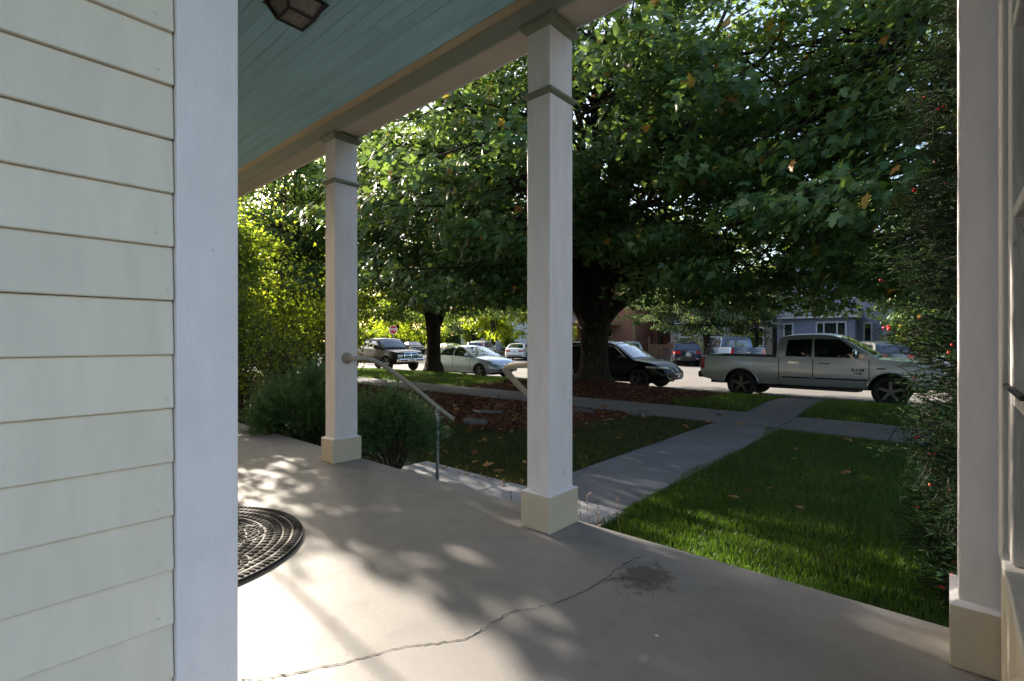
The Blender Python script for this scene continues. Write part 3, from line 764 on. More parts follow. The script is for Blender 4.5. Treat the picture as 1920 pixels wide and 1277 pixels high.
# unseen sparse tree added in line with the sun to dapple the porch
make_tree('yard_tree', (-23.5,3.0,-.45), 3.2, .16, (-23.0,3.3,8.4), (2.6,1.9,2.8), 6, 22, .17, LEAF_Y,
          'unseen thin crowned tree added to dapple the porch floor', 'sunlit trees in the neighbouring yard', KITE, 5, .12)

# trees across the street and behind the houses
make_tree('yard_tree', (-11.6,3.3,-.45), 1.0, .10, (-11.5,3.38,3.6), (1.1,.95,3.3), 80, 90, .15, LEAF_L,
          'narrow dense tree standing just beyond the porch end', 'sunlit trees in the neighbouring yard', KITE, 6, .06, minz=.5, lump=(.65,.35), twigs=False)
make_tree('yard_tree', (-15.6,7.1,-.45), 1.6, .12, (-15.6,7.1,4.5), (1.9,1.7,3.4), 100, 90, .15, LEAF,
          'bushy small tree behind the narrow one at the porch end', 'sunlit trees in the neighbouring yard', KITE, 6, .06, minz=.9, lump=(.7,.35), twigs=False)
FG = 'trees across the street'
for (x, y, lb) in ((-86,52,'leftmost tree of the distant wood past the side road'),(-79,59,'distant wood tree above the stop sign'),(-71,65,'distant wood tree beyond the smaller maple trunk'),(-63,72,'distant wood tree above the white crossover'),(-52,80,'distant wood tree left of the middle column'),
                   (-2,75,'distant tree in the gap right of the lavender house'),(7,80,'distant tree above the right end of the street'),(-92,44,'distant wood tree past the black pickup')):
    make_tree('distant_tree', (x,y,-.5), 1.5, .3, (x,y,5.0), (6.5,6,6.5), 90, 90, .6, LEAF_L if random.random() < .6 else LEAF, lb, 'distant trees', OVAL, 4, .1, minz=.3, lump=(1.6,.7), twigs=False)
make_tree('street_tree', (-13.6,37.3,-.5), 2.1, .24, (-13.9,36.7,4.4), (6.0,3.8,3.2), 210, 110, .20, LEAF_B,
          'blue green street tree in front of the greige house across the road', FG, OVAL, 6, .15, minz=1.35, twigs=False)
make_tree('street_tree', (-10.9,40.2,-.5), 1.5, .12, (-10.9,40.0,3.0), (1.7,1.2,2.2), 45, 90, .20, LEAF_B, 'small dense street tree left of the lavender house bay', FG, OVAL, 5, .08, minz=.8, twigs=False)
far = [(-.6,39.5,5,3.0,3.4,LEAF,'rounded green tree beside the lavender house corner'),
       (-21.0,45.5,9,5,5.6,LEAF_L,'tall pale tree rising behind the brick house roof'),
       (-8.5,60,10,6,7,LEAF_L,'big tree behind the lavender house'),
       (1.0,41,6.5,5,5.6,LEAF_B,'dense tree right of the lavender house'),
       (8.0,37.5,6,5,5.5,LEAF,'dark tree farther right along the far kerb'),
       (-29.5,38.0,5.2,4.2,3.8,LEAF_L,'yellow green street tree left of the brick house'),
       (-36.5,38.2,6,4.6,4.4,LEAF_Y,'bright yellow green tree near the stop sign corner'),
       (-43.5,42,6.5,5,5,LEAF,'dark tree behind the white crossover'),
       (-52,50,7.5,6,6.5,LEAF_L,'tree beside the far white house'),
       (-62,44,7,6,6.5,LEAF_Y,'sunlit tree beyond the side road'),
       (-58,30,7,6,6,LEAF_L,'green tree across the side road at the corner'),
       (-60,20,7,6,6,LEAF_L,'tree across the side road behind the stop sign'),
       (-66,10,7,6,6.5,LEAF_Y,'tall yellow tree at the far end of the lawn'),
       (-40,62,9,8,9,LEAF,'large dark tree far behind the roofs'),
       (-24,66,10,9,9,LEAF_L,'large light tree far behind the roofs'),
       (10,60,10,9,10,LEAF,'large tree far behind the right houses'),
       (-80,60,10,9,10,LEAF_L,'broad tree at the end of the view down the side road'),
       (-76,36,9,8,8.5,LEAF_L,'round tree beyond the parked cars on the side road'),
       (18,37.5,6,5.5,6,LEAF_L,'light tree along the far kerb to the right'),
       (26,42,7,6,6.5,LEAF,'dark tree at the right end of the street'),
       (38,38,7,6,6.5,LEAF_L,'tree at the right end of the street beyond the yew'),
       (14,15,6,5.5,5,LEAF_L,'maple farther along the strip to the right'),
       (-96,24,9,9,10,LEAF,'distant dark tree at the end of the street')]
for i, (x, y, h, rx, rz, mt, lb) in enumerate(far):
    make_tree('background_tree', (x,y,-.5), 2.2, .22, (x,y,h), (rx, rx*.9, rz), 95, 85, .37 if y < 45 else .50, mt, lb, FG, OVAL, 5, .12, minz=1.5, lump=(1.25,.5), twigs=False)

# ------------------------------------------------------------------ shrubs
def spray_shrub(name, base, c, rad, n_twigs, mat, label, cat, needle=.050, twig=.24, per=16, up=.7, stems=5, stemmat=None, lumps=14, group=None, wid=.22):
    root = empty(name, base, label=label, cat=cat, group=group); base = np.array(base)
    D = fib_dirs(lumps*2, .3); D = D[D[:,2] > -.55][:lumps]
    LC = np.array(c) + D*np.array(rad)*rng.uniform(.55,1.05,(len(D),1))
    li = rng.integers(0, len(LC), n_twigs)
    lr = np.array(rad)*.30
    q = unit(rng.normal(0,1,(n_twigs,3)))*(rng.uniform(0,1,(n_twigs,1))**.4)
    P = LC[li] + q*lr
    P[:,2] = np.maximum(P[:,2], base[2]+.03)
    A = unit(unit(P-np.array(c))*.9 + q*.5 + np.array([0,0,up]) + rng.normal(0,.3,(n_twigs,3)))
    ti = np.repeat(np.arange(n_twigs), per); t = np.tile(np.linspace(.05,1,per), n_twigs)
    L = twig*rng.uniform(.6,1.3,n_twigs)
    NP = P[ti] + A[ti]*(t*L[ti])[:,None]
    side = unit(np.cross(A[ti], rng.normal(0,1,(n_twigs*per,3))))
    T = unit(A[ti]*.75 + side*.8)
    S = needle*rng.uniform(.7,1.3,len(NP))*(1.25-.6*t)
    V, F = stamp(NP, T, unit(np.cross(T, side)+rng.normal(0,.3,T.shape)), S, [(0,-wid/2,0),(1,0,0),(0,wid/2,0)], [(0,1,2)])
    mesh_np('foliage', V-base, F, mat, root)
    mb = MB()
    for lc in LC:
        mb.tube(curve((0,0,0), Vector(lc-base), (0,0,.1), 5, .02), [.014*(1-.7*i/5) for i in range(6)], 5, False)
    mb.build('stems', stemmat or M['twig'], root)
    return root
J = 'dark junipers at the porch edge'
spray_shrub('juniper', (-4.36,3.02,ZL), (-4.36,3.04,-.02), (.39,.35,.42), 1400, JUNI, 'dark green juniper between the handrail and the farther column', 'shrub', per=26, lumps=24, group=J)
spray_shrub('juniper', (-6.15,3.0,ZL), (-6.05,2.92,.06), (.66,.46,.52), 2000, JUNI, 'spreading juniper leaning over the porch edge left of the farther column', 'shrub', per=26, lumps=30, group=J)

def leafy_shrub(base, h, rx, ry, n, size, mat, label, group, stems=16):
    root = empty('leafy_shrub', base, label=label, cat='shrub', group=group); b = Vector(base); mb = MB(); pts = []
    for i in range(stems):
        a = random.uniform(0, 6.28); e = Vector((math.cos(a)*rx*random.uniform(.2,1), math.sin(a)*ry*random.uniform(.2,1), h*random.uniform(.6,1)))
        P = curve((random.gauss(0,.12),random.gauss(0,.1),0), e, (-.15*e.x,-.15*e.y,.25*h), 7, .04)
        mb.tube(P, [.016*(1-.75*k/7) for k in range(8)], 5, False)
        for p in P[2:]:
            for _ in range(2):
                d = Vector((random.gauss(0,.25),random.gauss(0,.25),random.gauss(.1,.2)))
                mb.tube([p,p+d], [.006,.003], 3, False); pts += [p+d*random.uniform(.4,1.1) for _ in range(3)]
        pts += P[3:]
    mb.build('stems', M['twig'], root)
    C = np.array([tuple(p) for p in pts]); i = rng.integers(0, len(C), n)
    P = C[i] + rng.normal(0, .13, (n,3)); P[:,2] = np.maximum(P[:,2], .05)
    N = unit(rng.normal(0,.6,(n,3)) + np.array([0,0,.6])); T = unit(rng.normal(0,.7,(n,3)) + np.array([0,0,-.25]))
    V, F = stamp(P, T, N, size*rng.uniform(.6,1.3,n), *OVAL)
    mesh_np('foliage', V, F, mat, root)
sap = empty('streak_sapling', (-9.0,1.75,ZL), label='unseen nearly bare sapling added to cast shadow streaks on the porch', cat='sapling')  # hidden by the house corner; added for branch shadows across the floor
for k in range(3):
    e = Vector((random.uniform(-.5,.3), (-.75,-.35,.15)[k], random.uniform(3.4,4.4))); Q = curve((random.gauss(0,.05),random.gauss(0,.05),0), e, (random.gauss(0,.25),random.gauss(0,.25),.4), 10, .03)
    mb = MB(); mb.tube(Q, [.036*(1-.7*i/10) for i in range(11)], 6, False)
    for q in Q[4::2]:
        for _ in range(1): mb.tube(curve(q, q+Vector((random.gauss(0,.3),random.gauss(0,.3),random.uniform(.1,.5))), (0,0,.05), 4, .02), [.013,.011,.009,.006,.004], 5, False)
    mb.build('stem', M['twig'], sap)
LG = 'leafy shrubs beyond the porch end'
for (x,y,h,rx,ry,n,s,mt,lb) in (
    (-9.0,4.9,2.7,.85,.8,2300,.085,LEAF_Y,'glowing yellow green shrub nearest the farther column'),
    (-10.9,4.6,2.9,.9,.9,1700,.095,LEAF_Y,'tallest sunlit shrub beside the corner board'),
    (-9.15,1.70,2.75,.42,.42,11000,.07,LEAF_L,'unseen dense upright shrub added to shade the porch floor'),  # hidden by the corner board; added to keep sun off the floor
    (-12.8,5.6,2.4,1.1,1.0,4200,.07,LEAF_L,'leafy shrub at the back of the shrub row'),
    (-14.0,5.9,2.2,1.0,.9,3000,.07,LEAF,'dark shrub in the shade of the maples'),
    (-10.3,3.6,4.3,.8,.6,3000,.085,LEAF_L,'tall twiggy shrub rising to the porch beam beyond the far column'),
    (-11.8,5.0,4.4,.9,.9,1500,.10,LEAF_L,'highest glowing shrub at the back left of the shrub row'),
    (-9.0,3.0,2.9,.6,.45,3600,.06,LEAF_L,'upright dark stemmed shrub close to the porch end'),
    (-7.75,3.25,1.55,.55,.40,2400,.05,LEAF_L,'low bushy shrub against the porch front'),
    (-9.4,3.35,1.9,.7,.5,3000,.055,LEAF_L,'rounded shrub by the porch end'),
    (-17.6,7.8,2.8,1.4,1.2,4200,.08,LEAF_L,'wide pale shrub in the neighbouring yard')):
    leafy_shrub((x,y,ZL), h, rx, ry, n, s, mt, lb, LG)
leafy_shrub((-15.2,39.0,-.48), 1.5, .9, .7, 900, .10, LEAF_Y, 'small golden bush between the cars across the road', 'bushes across the street', 10)
leafy_shrub((-11.6,40.3,-.48), 2.2, 1.5, .9, 1500, .13, LEAF_Y, 'yellow green bush beside the blue pickup across the road', 'bushes across the street', 12)
leafy_shrub((-2.6,40.5,-.48), 2.0, 1.3, .9, 1500, .13, LEAF_L, 'green bush right of the lavender house', 'bushes across the street', 12)

for (x, y) in ((-76,50),(-70,47),(-64,52),(-57,48),(-49,47),(-45,50),(-42,46.5),(-31.5,47),(-66,40),(-60,38),(-58,34),(-72,32),(-78,24),(-66,26),(5.5,39.5),(10,41),(16,40),(24,39),(33,40)):
    leafy_shrub((x,y,-.5), 3.4, 2.6, 1.6, 1100, .30, LEAF_L, 'green shrub in the far undergrowth beyond the parked cars', 'far undergrowth shrubs', 10)
# yew with red berries beside the window wall
def yew():
    prof = lambda z: float(np.interp(z+ZL, (-.43,-.3,0,.45,.95,1.35,1.9,2.4,3.0,3.8), (.22,.30,.38,.47,.53,.47,.38,.40,.34,.20)))
    base = Vector((.26,3.75,ZL)); root = empty('yew_tree', base, label='dark yew with red berries between lawn and window wall', cat='tree')
    mb = MB(); tip = []; tw = []
    stems = []
    for k in range(5):
        e = Vector((random.uniform(-.25,.35), random.uniform(-.2,.3), random.uniform(3.0,4.2)))
        P = curve((random.gauss(0,.06),random.gauss(0,.06),0), e, (random.gauss(0,.15),random.gauss(0,.15),.3), 14, .03); stems.append(P)
        mb.tube(P, [.045*(1-.75*i/14) for i in range(15)], 7, False)
    mb.build('trunk', M['twig'], root)
    tb = MB()
    for i in range(420):
        z = random.uniform(.15, 4.2); P = random.choice(stems); p = min(P, key=lambda q: abs(q.z-z)); p = Vector((p.x,p.y,min(z,P[-1].z)))
        a = random.uniform(0, 6.28)
        reach = prof(z)*random.uniform(.7,1.05)
        d = Vector((math.cos(a), math.sin(a), random.uniform(-.1,.45)))*reach
        Q = curve(p, p+d, (0,0,.14*reach), 6, .012); tb.tube(Q, [.008*(1-.7*k/6) for k in range(7)], 4, False)
        for k in range(2, 7):
            tw.append((Q[k], d.normalized(), .10))
            for s in (-1, 1):
                sd = (d.normalized()*.6 + d.normalized().cross(Vector((0,0,1)))*s*.8 + Vector((0,0,random.gauss(-.05,.2)))).normalized()
                L = random.uniform(.10,.24); tw.append((Q[k], sd, L))
                if random.random() < .06: tip.append(Q[k]+sd*L*random.uniform(.3,.9)+Vector((0,0,-.012)))
    for _ in range(12500):
        z = random.uniform(.05, 4.1); a = random.uniform(0, 6.28); q = prof(z)*(.82+.42*math.sin(3*a+2.3*z)*math.sin(5*z+a))*random.uniform(.05,1)**.5; o = Vector((math.cos(a), math.sin(a), 0))
        sd = (o*.8 + Vector((random.gauss(0,.5), random.gauss(0,.5), random.gauss(.05,.35)))).normalized(); L = random.uniform(.08,.17)
        p = o*q + Vector((0,0,z)); tw.append((p, sd, L)); tb.tube([p-sd*.03, p+sd*L*.9], [.0028,.0012], 3, False)
        if random.random() < .06: tip.append(p+sd*L*.6+Vector((0,0,-.012)))
    tb.build('branches', M['yewbark'], root)
    per = 16
    P0 = np.array([tuple(t[0]) for t in tw]); A = np.array([tuple(t[1]) for t in tw]); L = np.array([t[2] for t in tw]); n = len(tw)
    ti = np.repeat(np.arange(n), per); t = np.tile(np.linspace(.0,1,per), n)
    NP = P0[ti] + A[ti]*(t*L[ti])[:,None]; NP[:,2] -= .25*(t*L[ti])**2
    up = np.tile([[0,0,1.0]], (len(ti),1)); side = unit(np.cross(A[ti], up))*np.where(np.arange(len(ti)) % 2 == 0, 1, -1)[:,None]
    T = unit(A[ti]*.55 + side*.85 + up*.1 + rng.normal(0,.34,(len(ti),3)))
    V, F = stamp(NP, T, up + rng.normal(0,.9,up.shape), .034*rng.uniform(.7,1.25,len(ti)), [(0,-.085,0),(1,0,0),(0,.085,0)], [(0,1,2)])
    mesh_np('needles', V, F, YEW, root, kind=None)
    bme = MB().lathe([(.0005,-.0078),(.0056,-.0064),(.0082,0),(.0072,.0052),(.0038,.0078),(.0028,.0044)], 10).mesh('berry', M['berry'], True)
    tip = [p for p in tip if math.hypot(p.x, p.y) > .78*prof(p.z) and p.z < 3.6]; random.shuffle(tip)
    for p in tip[:210]:
        for _ in range(random.choice((1,2,2,3,4))):
            if len(root.children) > 290: break
            link('berry', bme, root, p + Vector((random.gauss(0,.008),random.gauss(0,.008),random.gauss(0,.006))))
yew()

# ------------------------------------------------------------------ houses across the street
def boards(parent, x0, x1, y, z0, z1, mat, e=.21):
    n = int((z1-z0)/e)
    me = MB().add([(x0,-.03,0),(x1,-.03,0),(x1,-.008,e),(x0,-.008,e),(x0,.02,0),(x1,.02,0),(x1,.02,e),(x0,.02,e)],
                  [(0,1,2,3),(5,4,7,6),(1,5,6,2),(4,0,3,7),(3,2,6,7),(4,5,1,0)]).mesh('siding_board', mat)
    for k in range(n): link('siding_board', me, parent, (0, y, z0+k*e))
def window(parent, x0, x1, y, z0, z1, lights=1, mat=None, t=.10):
    f = MB(); m = mat or M['trim']
    f.box(x0-t,x1+t,y-.07,y-.001,z1,z1+t); f.box(x0-t-.03,x1+t+.03,y-.09,y-.002,z0-t,z0-.001); f.box(x0-t,x0,y-.07,y-.003,z0,z1-.001); f.box(x1,x1+t,y-.07,y-.003,z0,z1-.001)
    w = f.build('window', m, parent)
    MB().box(x0,x1,y-.03,y-.004,z0,z1-.002).build('pane', M['pane'], w)
    if lights == 'triple':
        for xx in (x0+.24*(x1-x0), x0+.72*(x1-x0)): MB().box(xx-.045,xx+.045,y-.06,y-.0301,z0,z1-.003).build('mullion', m, w)
    elif lights == 2:
        MB().box(x0,x1,y-.05,y-.0301,(z0+z1)/2-.04,(z0+z1)/2+.04).build('mullion', m, w)
    return w
def hip(x0, x1, y0, y1, z, h, inset):
    return MB().add([(x0,y0,z),(x1,y0,z),(x1,y1,z),(x0,y1,z),(x0+inset,(y0+y1)/2,z+h),(x1-inset,(y0+y1)/2,z+h)], [(0,1,5,4),(1,2,5),(2,3,4,5),(3,0,4),(3,2,1,0)])
def gable(x0, x1, y0, y1, z, h):
    xm = (x0+x1)/2
    return MB().add([(x0,y0,z),(x1,y0,z),(xm,y0,z+h),(x0,y1,z),(x1,y1,z),(xm,y1,z+h)], [(0,1,2),(4,3,5),(0,2,5,3),(1,4,5,2),(3,4,1,0)])
GZ = -.5
hv = empty('lavender_house', (0,0,0), label='lavender sided house with white trimmed bay and grey hip roof', cat='house')
MB().box(-10.4,-3.55,44.0,54,GZ,7.2).build('main_wall', M['lav'], hv)
boards(hv, -10.4, -3.55, 43.985, GZ+.2, 7.1, M['lav'], .22)
gable(-10.9,-3.05,43.6,54.4,7.2,3.4).build('main_roof', M['shingle'], hv)
MB().box(-9.6,-5.05,42.0,43.95,GZ,2.72).build('bay_wall', M['lav'], hv)
MB().box(-5.3,-5.0,41.94,42.1,GZ,2.70).build('corner_trim', M['lav'], hv)
MB().box(-10.0,-4.75,41.55,44.0,2.72,2.92).build('eave_board', M['trim'], hv)
hip(-10.05,-4.70,41.5,45.6,2.925,1.15,2.0).build('bay_roof', M['shingle'], hv)
window(hv,-7.25,-5.55,42.0,.75,2.35,'triple')
window(hv,-4.6,-4.25,43.95,.9,2.3,1); window(hv,-8.6,-7.4,43.95,4.3,5.9,2); window(hv,-6.2,-5.0,43.95,4.3,5.9,2)
window(hv,-9.4,-8.9,42.0,.4,2.3,1)
MB().box(-10.35,-9.75,41.7,42.3,2.3,2.719).build('porch_bracket', M['trim'], hv)
hg = empty('greige_house', (0,0,0), label='low greige house half hidden by the blue green street tree', cat='house')
MB().box(-19.6,-10.9,44.6,54,GZ,2.6).build('main_wall', M['beige'], hg)
boards(hg,-19.6,-10.9,44.58,GZ+.2,2.5,M['beige'],.25)
MB().box(-20.0,-10.6,44.1,54.4,2.6,2.78).build('eave_board', M['trim'], hg)
hip(-20.1,-10.5,44.0,54.5,2.785,2.2,2.6).build('roof', M['shingle'], hg)
window(hg,-18.6,-17.6,44.55,.7,2.1,2); window(hg,-15.9,-14.7,44.55,.7,2.1,2); window(hg,-12.6,-11.6,44.55,.7,2.1,2)
hb_ = empty('brick_house', (0,0,0), label='red brick house with olive trimmed porch behind the thick maple trunk', cat='house')
MB().box(-29.0,-22.3,43,54,GZ,8).build('brick_wall', M['brick'], hb_)
MB().box(-22.3,-20.6,46.5,54,GZ,8).build('brick_wall', M['brick'], hb_)
MB().box(-22.55,-22.42,42.85,42.98,GZ,7.9).build('downpipe', M['olive'], hb_)
gable(-29.6,-19.6,42.3,54.6,8.0,3.6).build('roof', M['shingle'], hb_)
MB().box(-29.5,-24.0,40.4,43,2.55,2.85).build('porch_roof', M['olive'], hb_)
for xx in (-29.2,-26.8,-24.4): MB().box(xx-.16,xx+.16,40.6,40.92,GZ,2.549).build('porch_post', M['olive'], hb_)
window(hb_,-26.2,-24.9,43,.7,2.2,2,M['olive']); window(hb_,-28.4,-27.4,43,.7,2.2,2,M['olive']); window(hb_,-26,-24.8,43,4.2,6,2,M['olive'])
sf = empty('brown_fence', (-19.0,41.2,GZ), label='brown timber side porch and fence between brick and greige houses', cat='fence')
for i in range(9): MB().box(-1.0+i*.26,-.78+i*.26,0,.04,0,1.25).build('board', M['brown'], sf)
MB().box(-1.1,1.4,.042,.1,.95,1.05).build('rail', M['brown'], sf)
for xx in (-1.1,1.35): MB().box(xx-.07,xx+.07,-.05,.12,0,1.9).build('post', M['brown'], sf)
hw = empty('white_house', (0,0,0), label='distant white house seen left of the smaller maple trunk', cat='house')
MB().box(-61,-53,56,66,GZ,6.0).build('wall', M['farwhite'], hw)
gable(-61.6,-52.4,55.5,66.5,6.0,3.4).build('roof', M['shingle'], hw)
for xx in (-59.6,-57.4,-55.2): window(hw,xx,xx+1,56,.8,2.4,2); window(hw,xx,xx+1,56,3.6,5.0,2)
hw2 = empty('pale_house', (0,0,0), label='distant pale blue house with a white porch behind the white crossover', cat='house')
MB().box(-40,-33,50,60,GZ,4.2).build('wall', M['lav'], hw2)
gable(-40.5,-32.5,49.4,60.5,4.2,3.0).build('roof', M['shingle'], hw2)
for xx in (-39.2,-37.2,-35.2): window(hw2,xx,xx+1,50,.8,2.4,2)
for xx in (-39.9,-37.7,-35.4,-33.1): MB().box(xx-.1,xx+.1,48.4,48.6,GZ,2.6).build('porch_post', M['trim'], hw2)
MB().box(-40.2,-32.8,48.2,49.99,2.6,2.85).build('porch_roof', M['trim'], hw2)

# ------------------------------------------------------------------ lettering
def text_mesh(body, size, depth=.003, bold=0.0):
    cu = bpy.data.curves.new('lettering', 'FONT'); cu.body = body; cu.size = size; cu.extrude = depth; cu.align_x = 'CENTER'; cu.align_y = 'CENTER'; cu.offset = bold; cu.resolution_u = 3
    o = bpy.data.objects.new('lettering', cu); COL.objects.link(o)
    dg = bpy.context.evaluated_depsgraph_get(); me = bpy.data.meshes.new_from_object(o.evaluated_get(dg))
    bpy.data.objects.remove(o); bpy.data.curves.remove(cu); return me
def put_text(body, size, mat, parent, loc, rot, bold=0.0, depth=.003, sx=1.0):
    me = text_mesh(body, size, depth, bold); me.materials.clear(); me.materials.append(mat)
    o = link('lettering', me, parent, loc); o.rotation_euler = rot; o.scale = (sx,1,1); return o

# stop sign at the corner
ss = empty('stop_sign', (-38.6,27.0,ZR), rz=R(30), label='red octagonal stop sign on a post at the corner', cat='sign')
MB().tube([(0,0,0),(0,0,3.1)], .04, 8).build('post', M['galv'], ss)
def octo(r, y0, y1): 
    pts = [(r*math.cos(R(22.5+45*k)), r*math.sin(R(22.5+45*k))) for k in range(8)]
    return MB().add([(x,y0,2.72+z) for x,z in pts]+[(x,y1,2.72+z) for x,z in pts], [tuple(range(8)), tuple(range(15,7,-1))]+[(k,8+k,8+(k+1)%8,(k+1)%8) for k in range(8)])
fc = octo(.42,-.052,-.045).build('plate', M['sign_white'], ss); octo(.385,-.058,-.0525).build('red_face', M['sign_red'], fc)
put_text('STOP', .34, M['sign_white'], fc, (0,-.060,2.72), (R(90),0,0), .008)

# ------------------------------------------------------------------ vehicles
def lin(pts, x):
    xs = [p[0] for p in pts]; zs = [p[1] for p in pts]; return float(np.interp(x, xs, zs))
class Car:
    """body: side profile, plan taper and section; local x forward, y left, z up from the road"""
    def __init__(s, S):
        s.S = S; s.L, s.W = S['L'], S['W']; s.wr = S['wr']; s.sill = S['sill']; s.top = S['top']; s.cab = S['cab']
        s.zb = S['belt']; s.zr = max(z for _, z in s.cab); s.wb = s.W/2*.945; s.wrf = s.W/2*S.get('roofw', .74)
        xs = np.linspace(-s.L/2, s.L/2, 241); zs = np.array([lin(s.top, x) for x in xs]); k = S.get('smooth', 9)
        ker = np.ones(k)/k; zz = np.convolve(np.pad(zs, k//2, mode='edge'), ker, 'valid'); s._tx, s._tz = xs, zz
        i = max(range(len(s.cab)), key=lambda q: s.cab[q][1]); top = [q for q in range(len(s.cab)) if s.cab[q][1] > s.zr-.06]
        s.rear_line = s.cab[:top[0]+1]; s.front_line = s.cab[top[-1]:]
    def ztop(s, x): return float(np.interp(x, s._tx, s._tz))
    def plan(s, x):
        a, b = s.S.get('taper', (.9,.7)); f = min(1, max(0, (x-(s.L/2-a))/a)); r = min(1, max(0, (-x-(s.L/2-b))/b))
        return 1 - s.S.get('tf', .17)*f**2.4 - s.S.get('tb', .10)*r**2.4
    def w(s, x, z):
        h = min(1, max(0, (z-s.sill)/(max(s.ztop(x), s.sill+.3)-s.sill)))
        return s.W/2*s.plan(x)*(.945+.055*math.sin(math.pi*h**.75))
    def xr(s, x, z):      # end faces lean back above and below the bumper
        zb = s.S.get('bumper', .55)
        q = max(0, (z-zb)/max(.2, s.ztop(x)-zb)); l = max(0, (zb-z)/.45)
        f = min(1, max(0, (x-(s.L/2-.7))/.7))**2; r = min(1, max(0, (-x-(s.L/2-.6))/.6))**2
        return x - f*(s.S.get('rakef', .16)*q**2 + .12*l**2) + r*(s.S.get('raker', .08)*q**2 + .10*l**2)
    def side(s, x, z, sg, off=0): return (s.xr(x, z), sg*(s.w(x, z)+off), z)
    def end(s, u, z, front, off=0):
        x = s.L/2 if front else -s.L/2; ww = s.w(x, z); b = s.S.get('bulge', .13)*(1-abs(u)**2.2)
        xx = s.xr(x, z); return (xx+(b+off)*(1 if front else -1), u*ww, z)
    def g(s, z): return s.wb + (s.wrf-s.wb)*min(1, max(0, (z-s.zb)/(s.zr-s.zb)))**1.25
    def cabside(s, x, z, sg, off=0): return (x, sg*(s.g(z)+off), z)
    def slope(s, u, z, front, off=0):
        ln = s.front_line if front else s.rear_line; pts = sorted((q[1], q[0]) for q in ln); x = lin(pts, z)
        x2 = lin(pts, z+.03); n = Vector((.03, 0, -(x2-x)) if front else (-.03, 0, (x2-x))).normalized()
        c = (.05*(1-u*u)+off); return (x+n.x*c, u*s.g(z)*.985, z+n.z*c)
    def zlow(s, x):
        z = s.sill
        for ax in (s.S['af'], s.S['ar']):
            Rr = s.wr*s.S.get('archk', 1.17)
            if abs(x-ax) < Rr: z = max(z, s.wr+math.sqrt(Rr*Rr-(x-ax)**2))
        z += .06*min(1, max(0, (x-(s.L/2-.5))/.5)) + s.S.get('kick', .10)*min(1, max(0, (-x-(s.L/2-.6))/.6))
        return z
    def body(s, paint, root):
        xs = list(np.linspace(-s.L/2, s.L/2, 64))
        for ax in (s.S['af'], s.S['ar']):
            Rr = s.wr*s.S.get('archk', 1.17); xs += [ax+Rr*math.cos(t) for t in np.linspace(0, math.pi, 21)] + [ax-Rr*1.002, ax+Rr*1.002]
        xs = sorted(xs); nz = 9; bed = s.S.get('bed'); mb = MB(); un = MB()
        for sg in (1, -1):
            P = [[s.side(x, zl+(s.ztop(x)-zl)*j/nz, sg) for j in range(nz+1)] for x in xs for zl in [s.zlow(x)]]
            mb.grid(P if sg < 0 else [list(reversed(r)) for r in P])
        for (a, b) in ([(xs[0], xs[-1])] if not bed else [(bed[1], xs[-1])]):
            rows = []
            for x in xs:
                if x < a: continue
                zt = s.ztop(x); ww = s.w(x, zt); rows.append([(s.xr(x, zt), ww*u, zt + s.S.get('crown',.05)*(1-abs(u)**2.6)*min(1, (s.L/2-abs(x))/.3+.15)) for u in np.linspace(-1, 1, 11)])
            mb.grid(rows)
        for front in (True, False):
            x = s.L/2 if front else -s.L/2; zl, zt = s.zlow(x), s.ztop(x)
            P = [[s.end(u, zl+(zt-zl)*j/8, front) for u in np.linspace(-1, 1, 13)] for j in range(9)]
            mb.grid(P if not front else [list(reversed(r)) for r in P])
        # small lip between end cap and deck
        # cabin shell
        c = s.cab; D = []
        for (p, q) in zip(c[:-1], c[1:]):
            for k in range(4): D.append((p[0]+(q[0]-p[0])*k/4, p[1]+(q[1]-p[1])*k/4))
        D.append(c[-1])
        for _ in range(2):
            D = [D[0]] + [((a[0]+2*b[0]+d[0])/4, (a[1]+2*b[1]+d[1])/4) for a, b, d in zip(D[:-2], D[1:-1], D[2:])] + [D[-1]]
        rows = []
        for i, (x, z) in enumerate(D):
            a, b = D[max(i-1,0)], D[min(i+1,len(D)-1)]; t = Vector((b[0]-a[0], 0, b[1]-a[1])).normalized(); n = Vector((-t.z, 0, t.x))
            rows.append([(x+n.x*.05*(1-u*u), s.g(z)*u*(1-.0), z+n.z*.05*(1-u*u)) for u in np.linspace(-1, 1, 13)])
        mb.grid(rows)
        for sg in (1, -1):
            P = [[(x, sg*s.g(zz), zz) for zz in np.linspace(min(z, s.zb-.06), z, 6)] for x, z in D]
            mb.grid(P)
        o = mb.build('body', paint, root, smooth=True)
        es = o.modifiers.new('edges', 'EDGE_SPLIT'); es.split_angle = R(38)
        for a, b in zip(xs[:-1], xs[1:]):
            un.add([s.side(a, s.zlow(a), 1, -.01), s.side(b, s.zlow(b), 1, -.01), s.side(b, s.zlow(b), -1, -.01), s.side(a, s.zlow(a), -1, -.01)], [(0,1,2,3)])
        hw_ = s.W/2-.26
        un.box(-s.L/2+.25, s.L/2-.3, -hw_, hw_, s.sill-.06, s.sill+.35)
        un.build('underbody', M['under'], root)
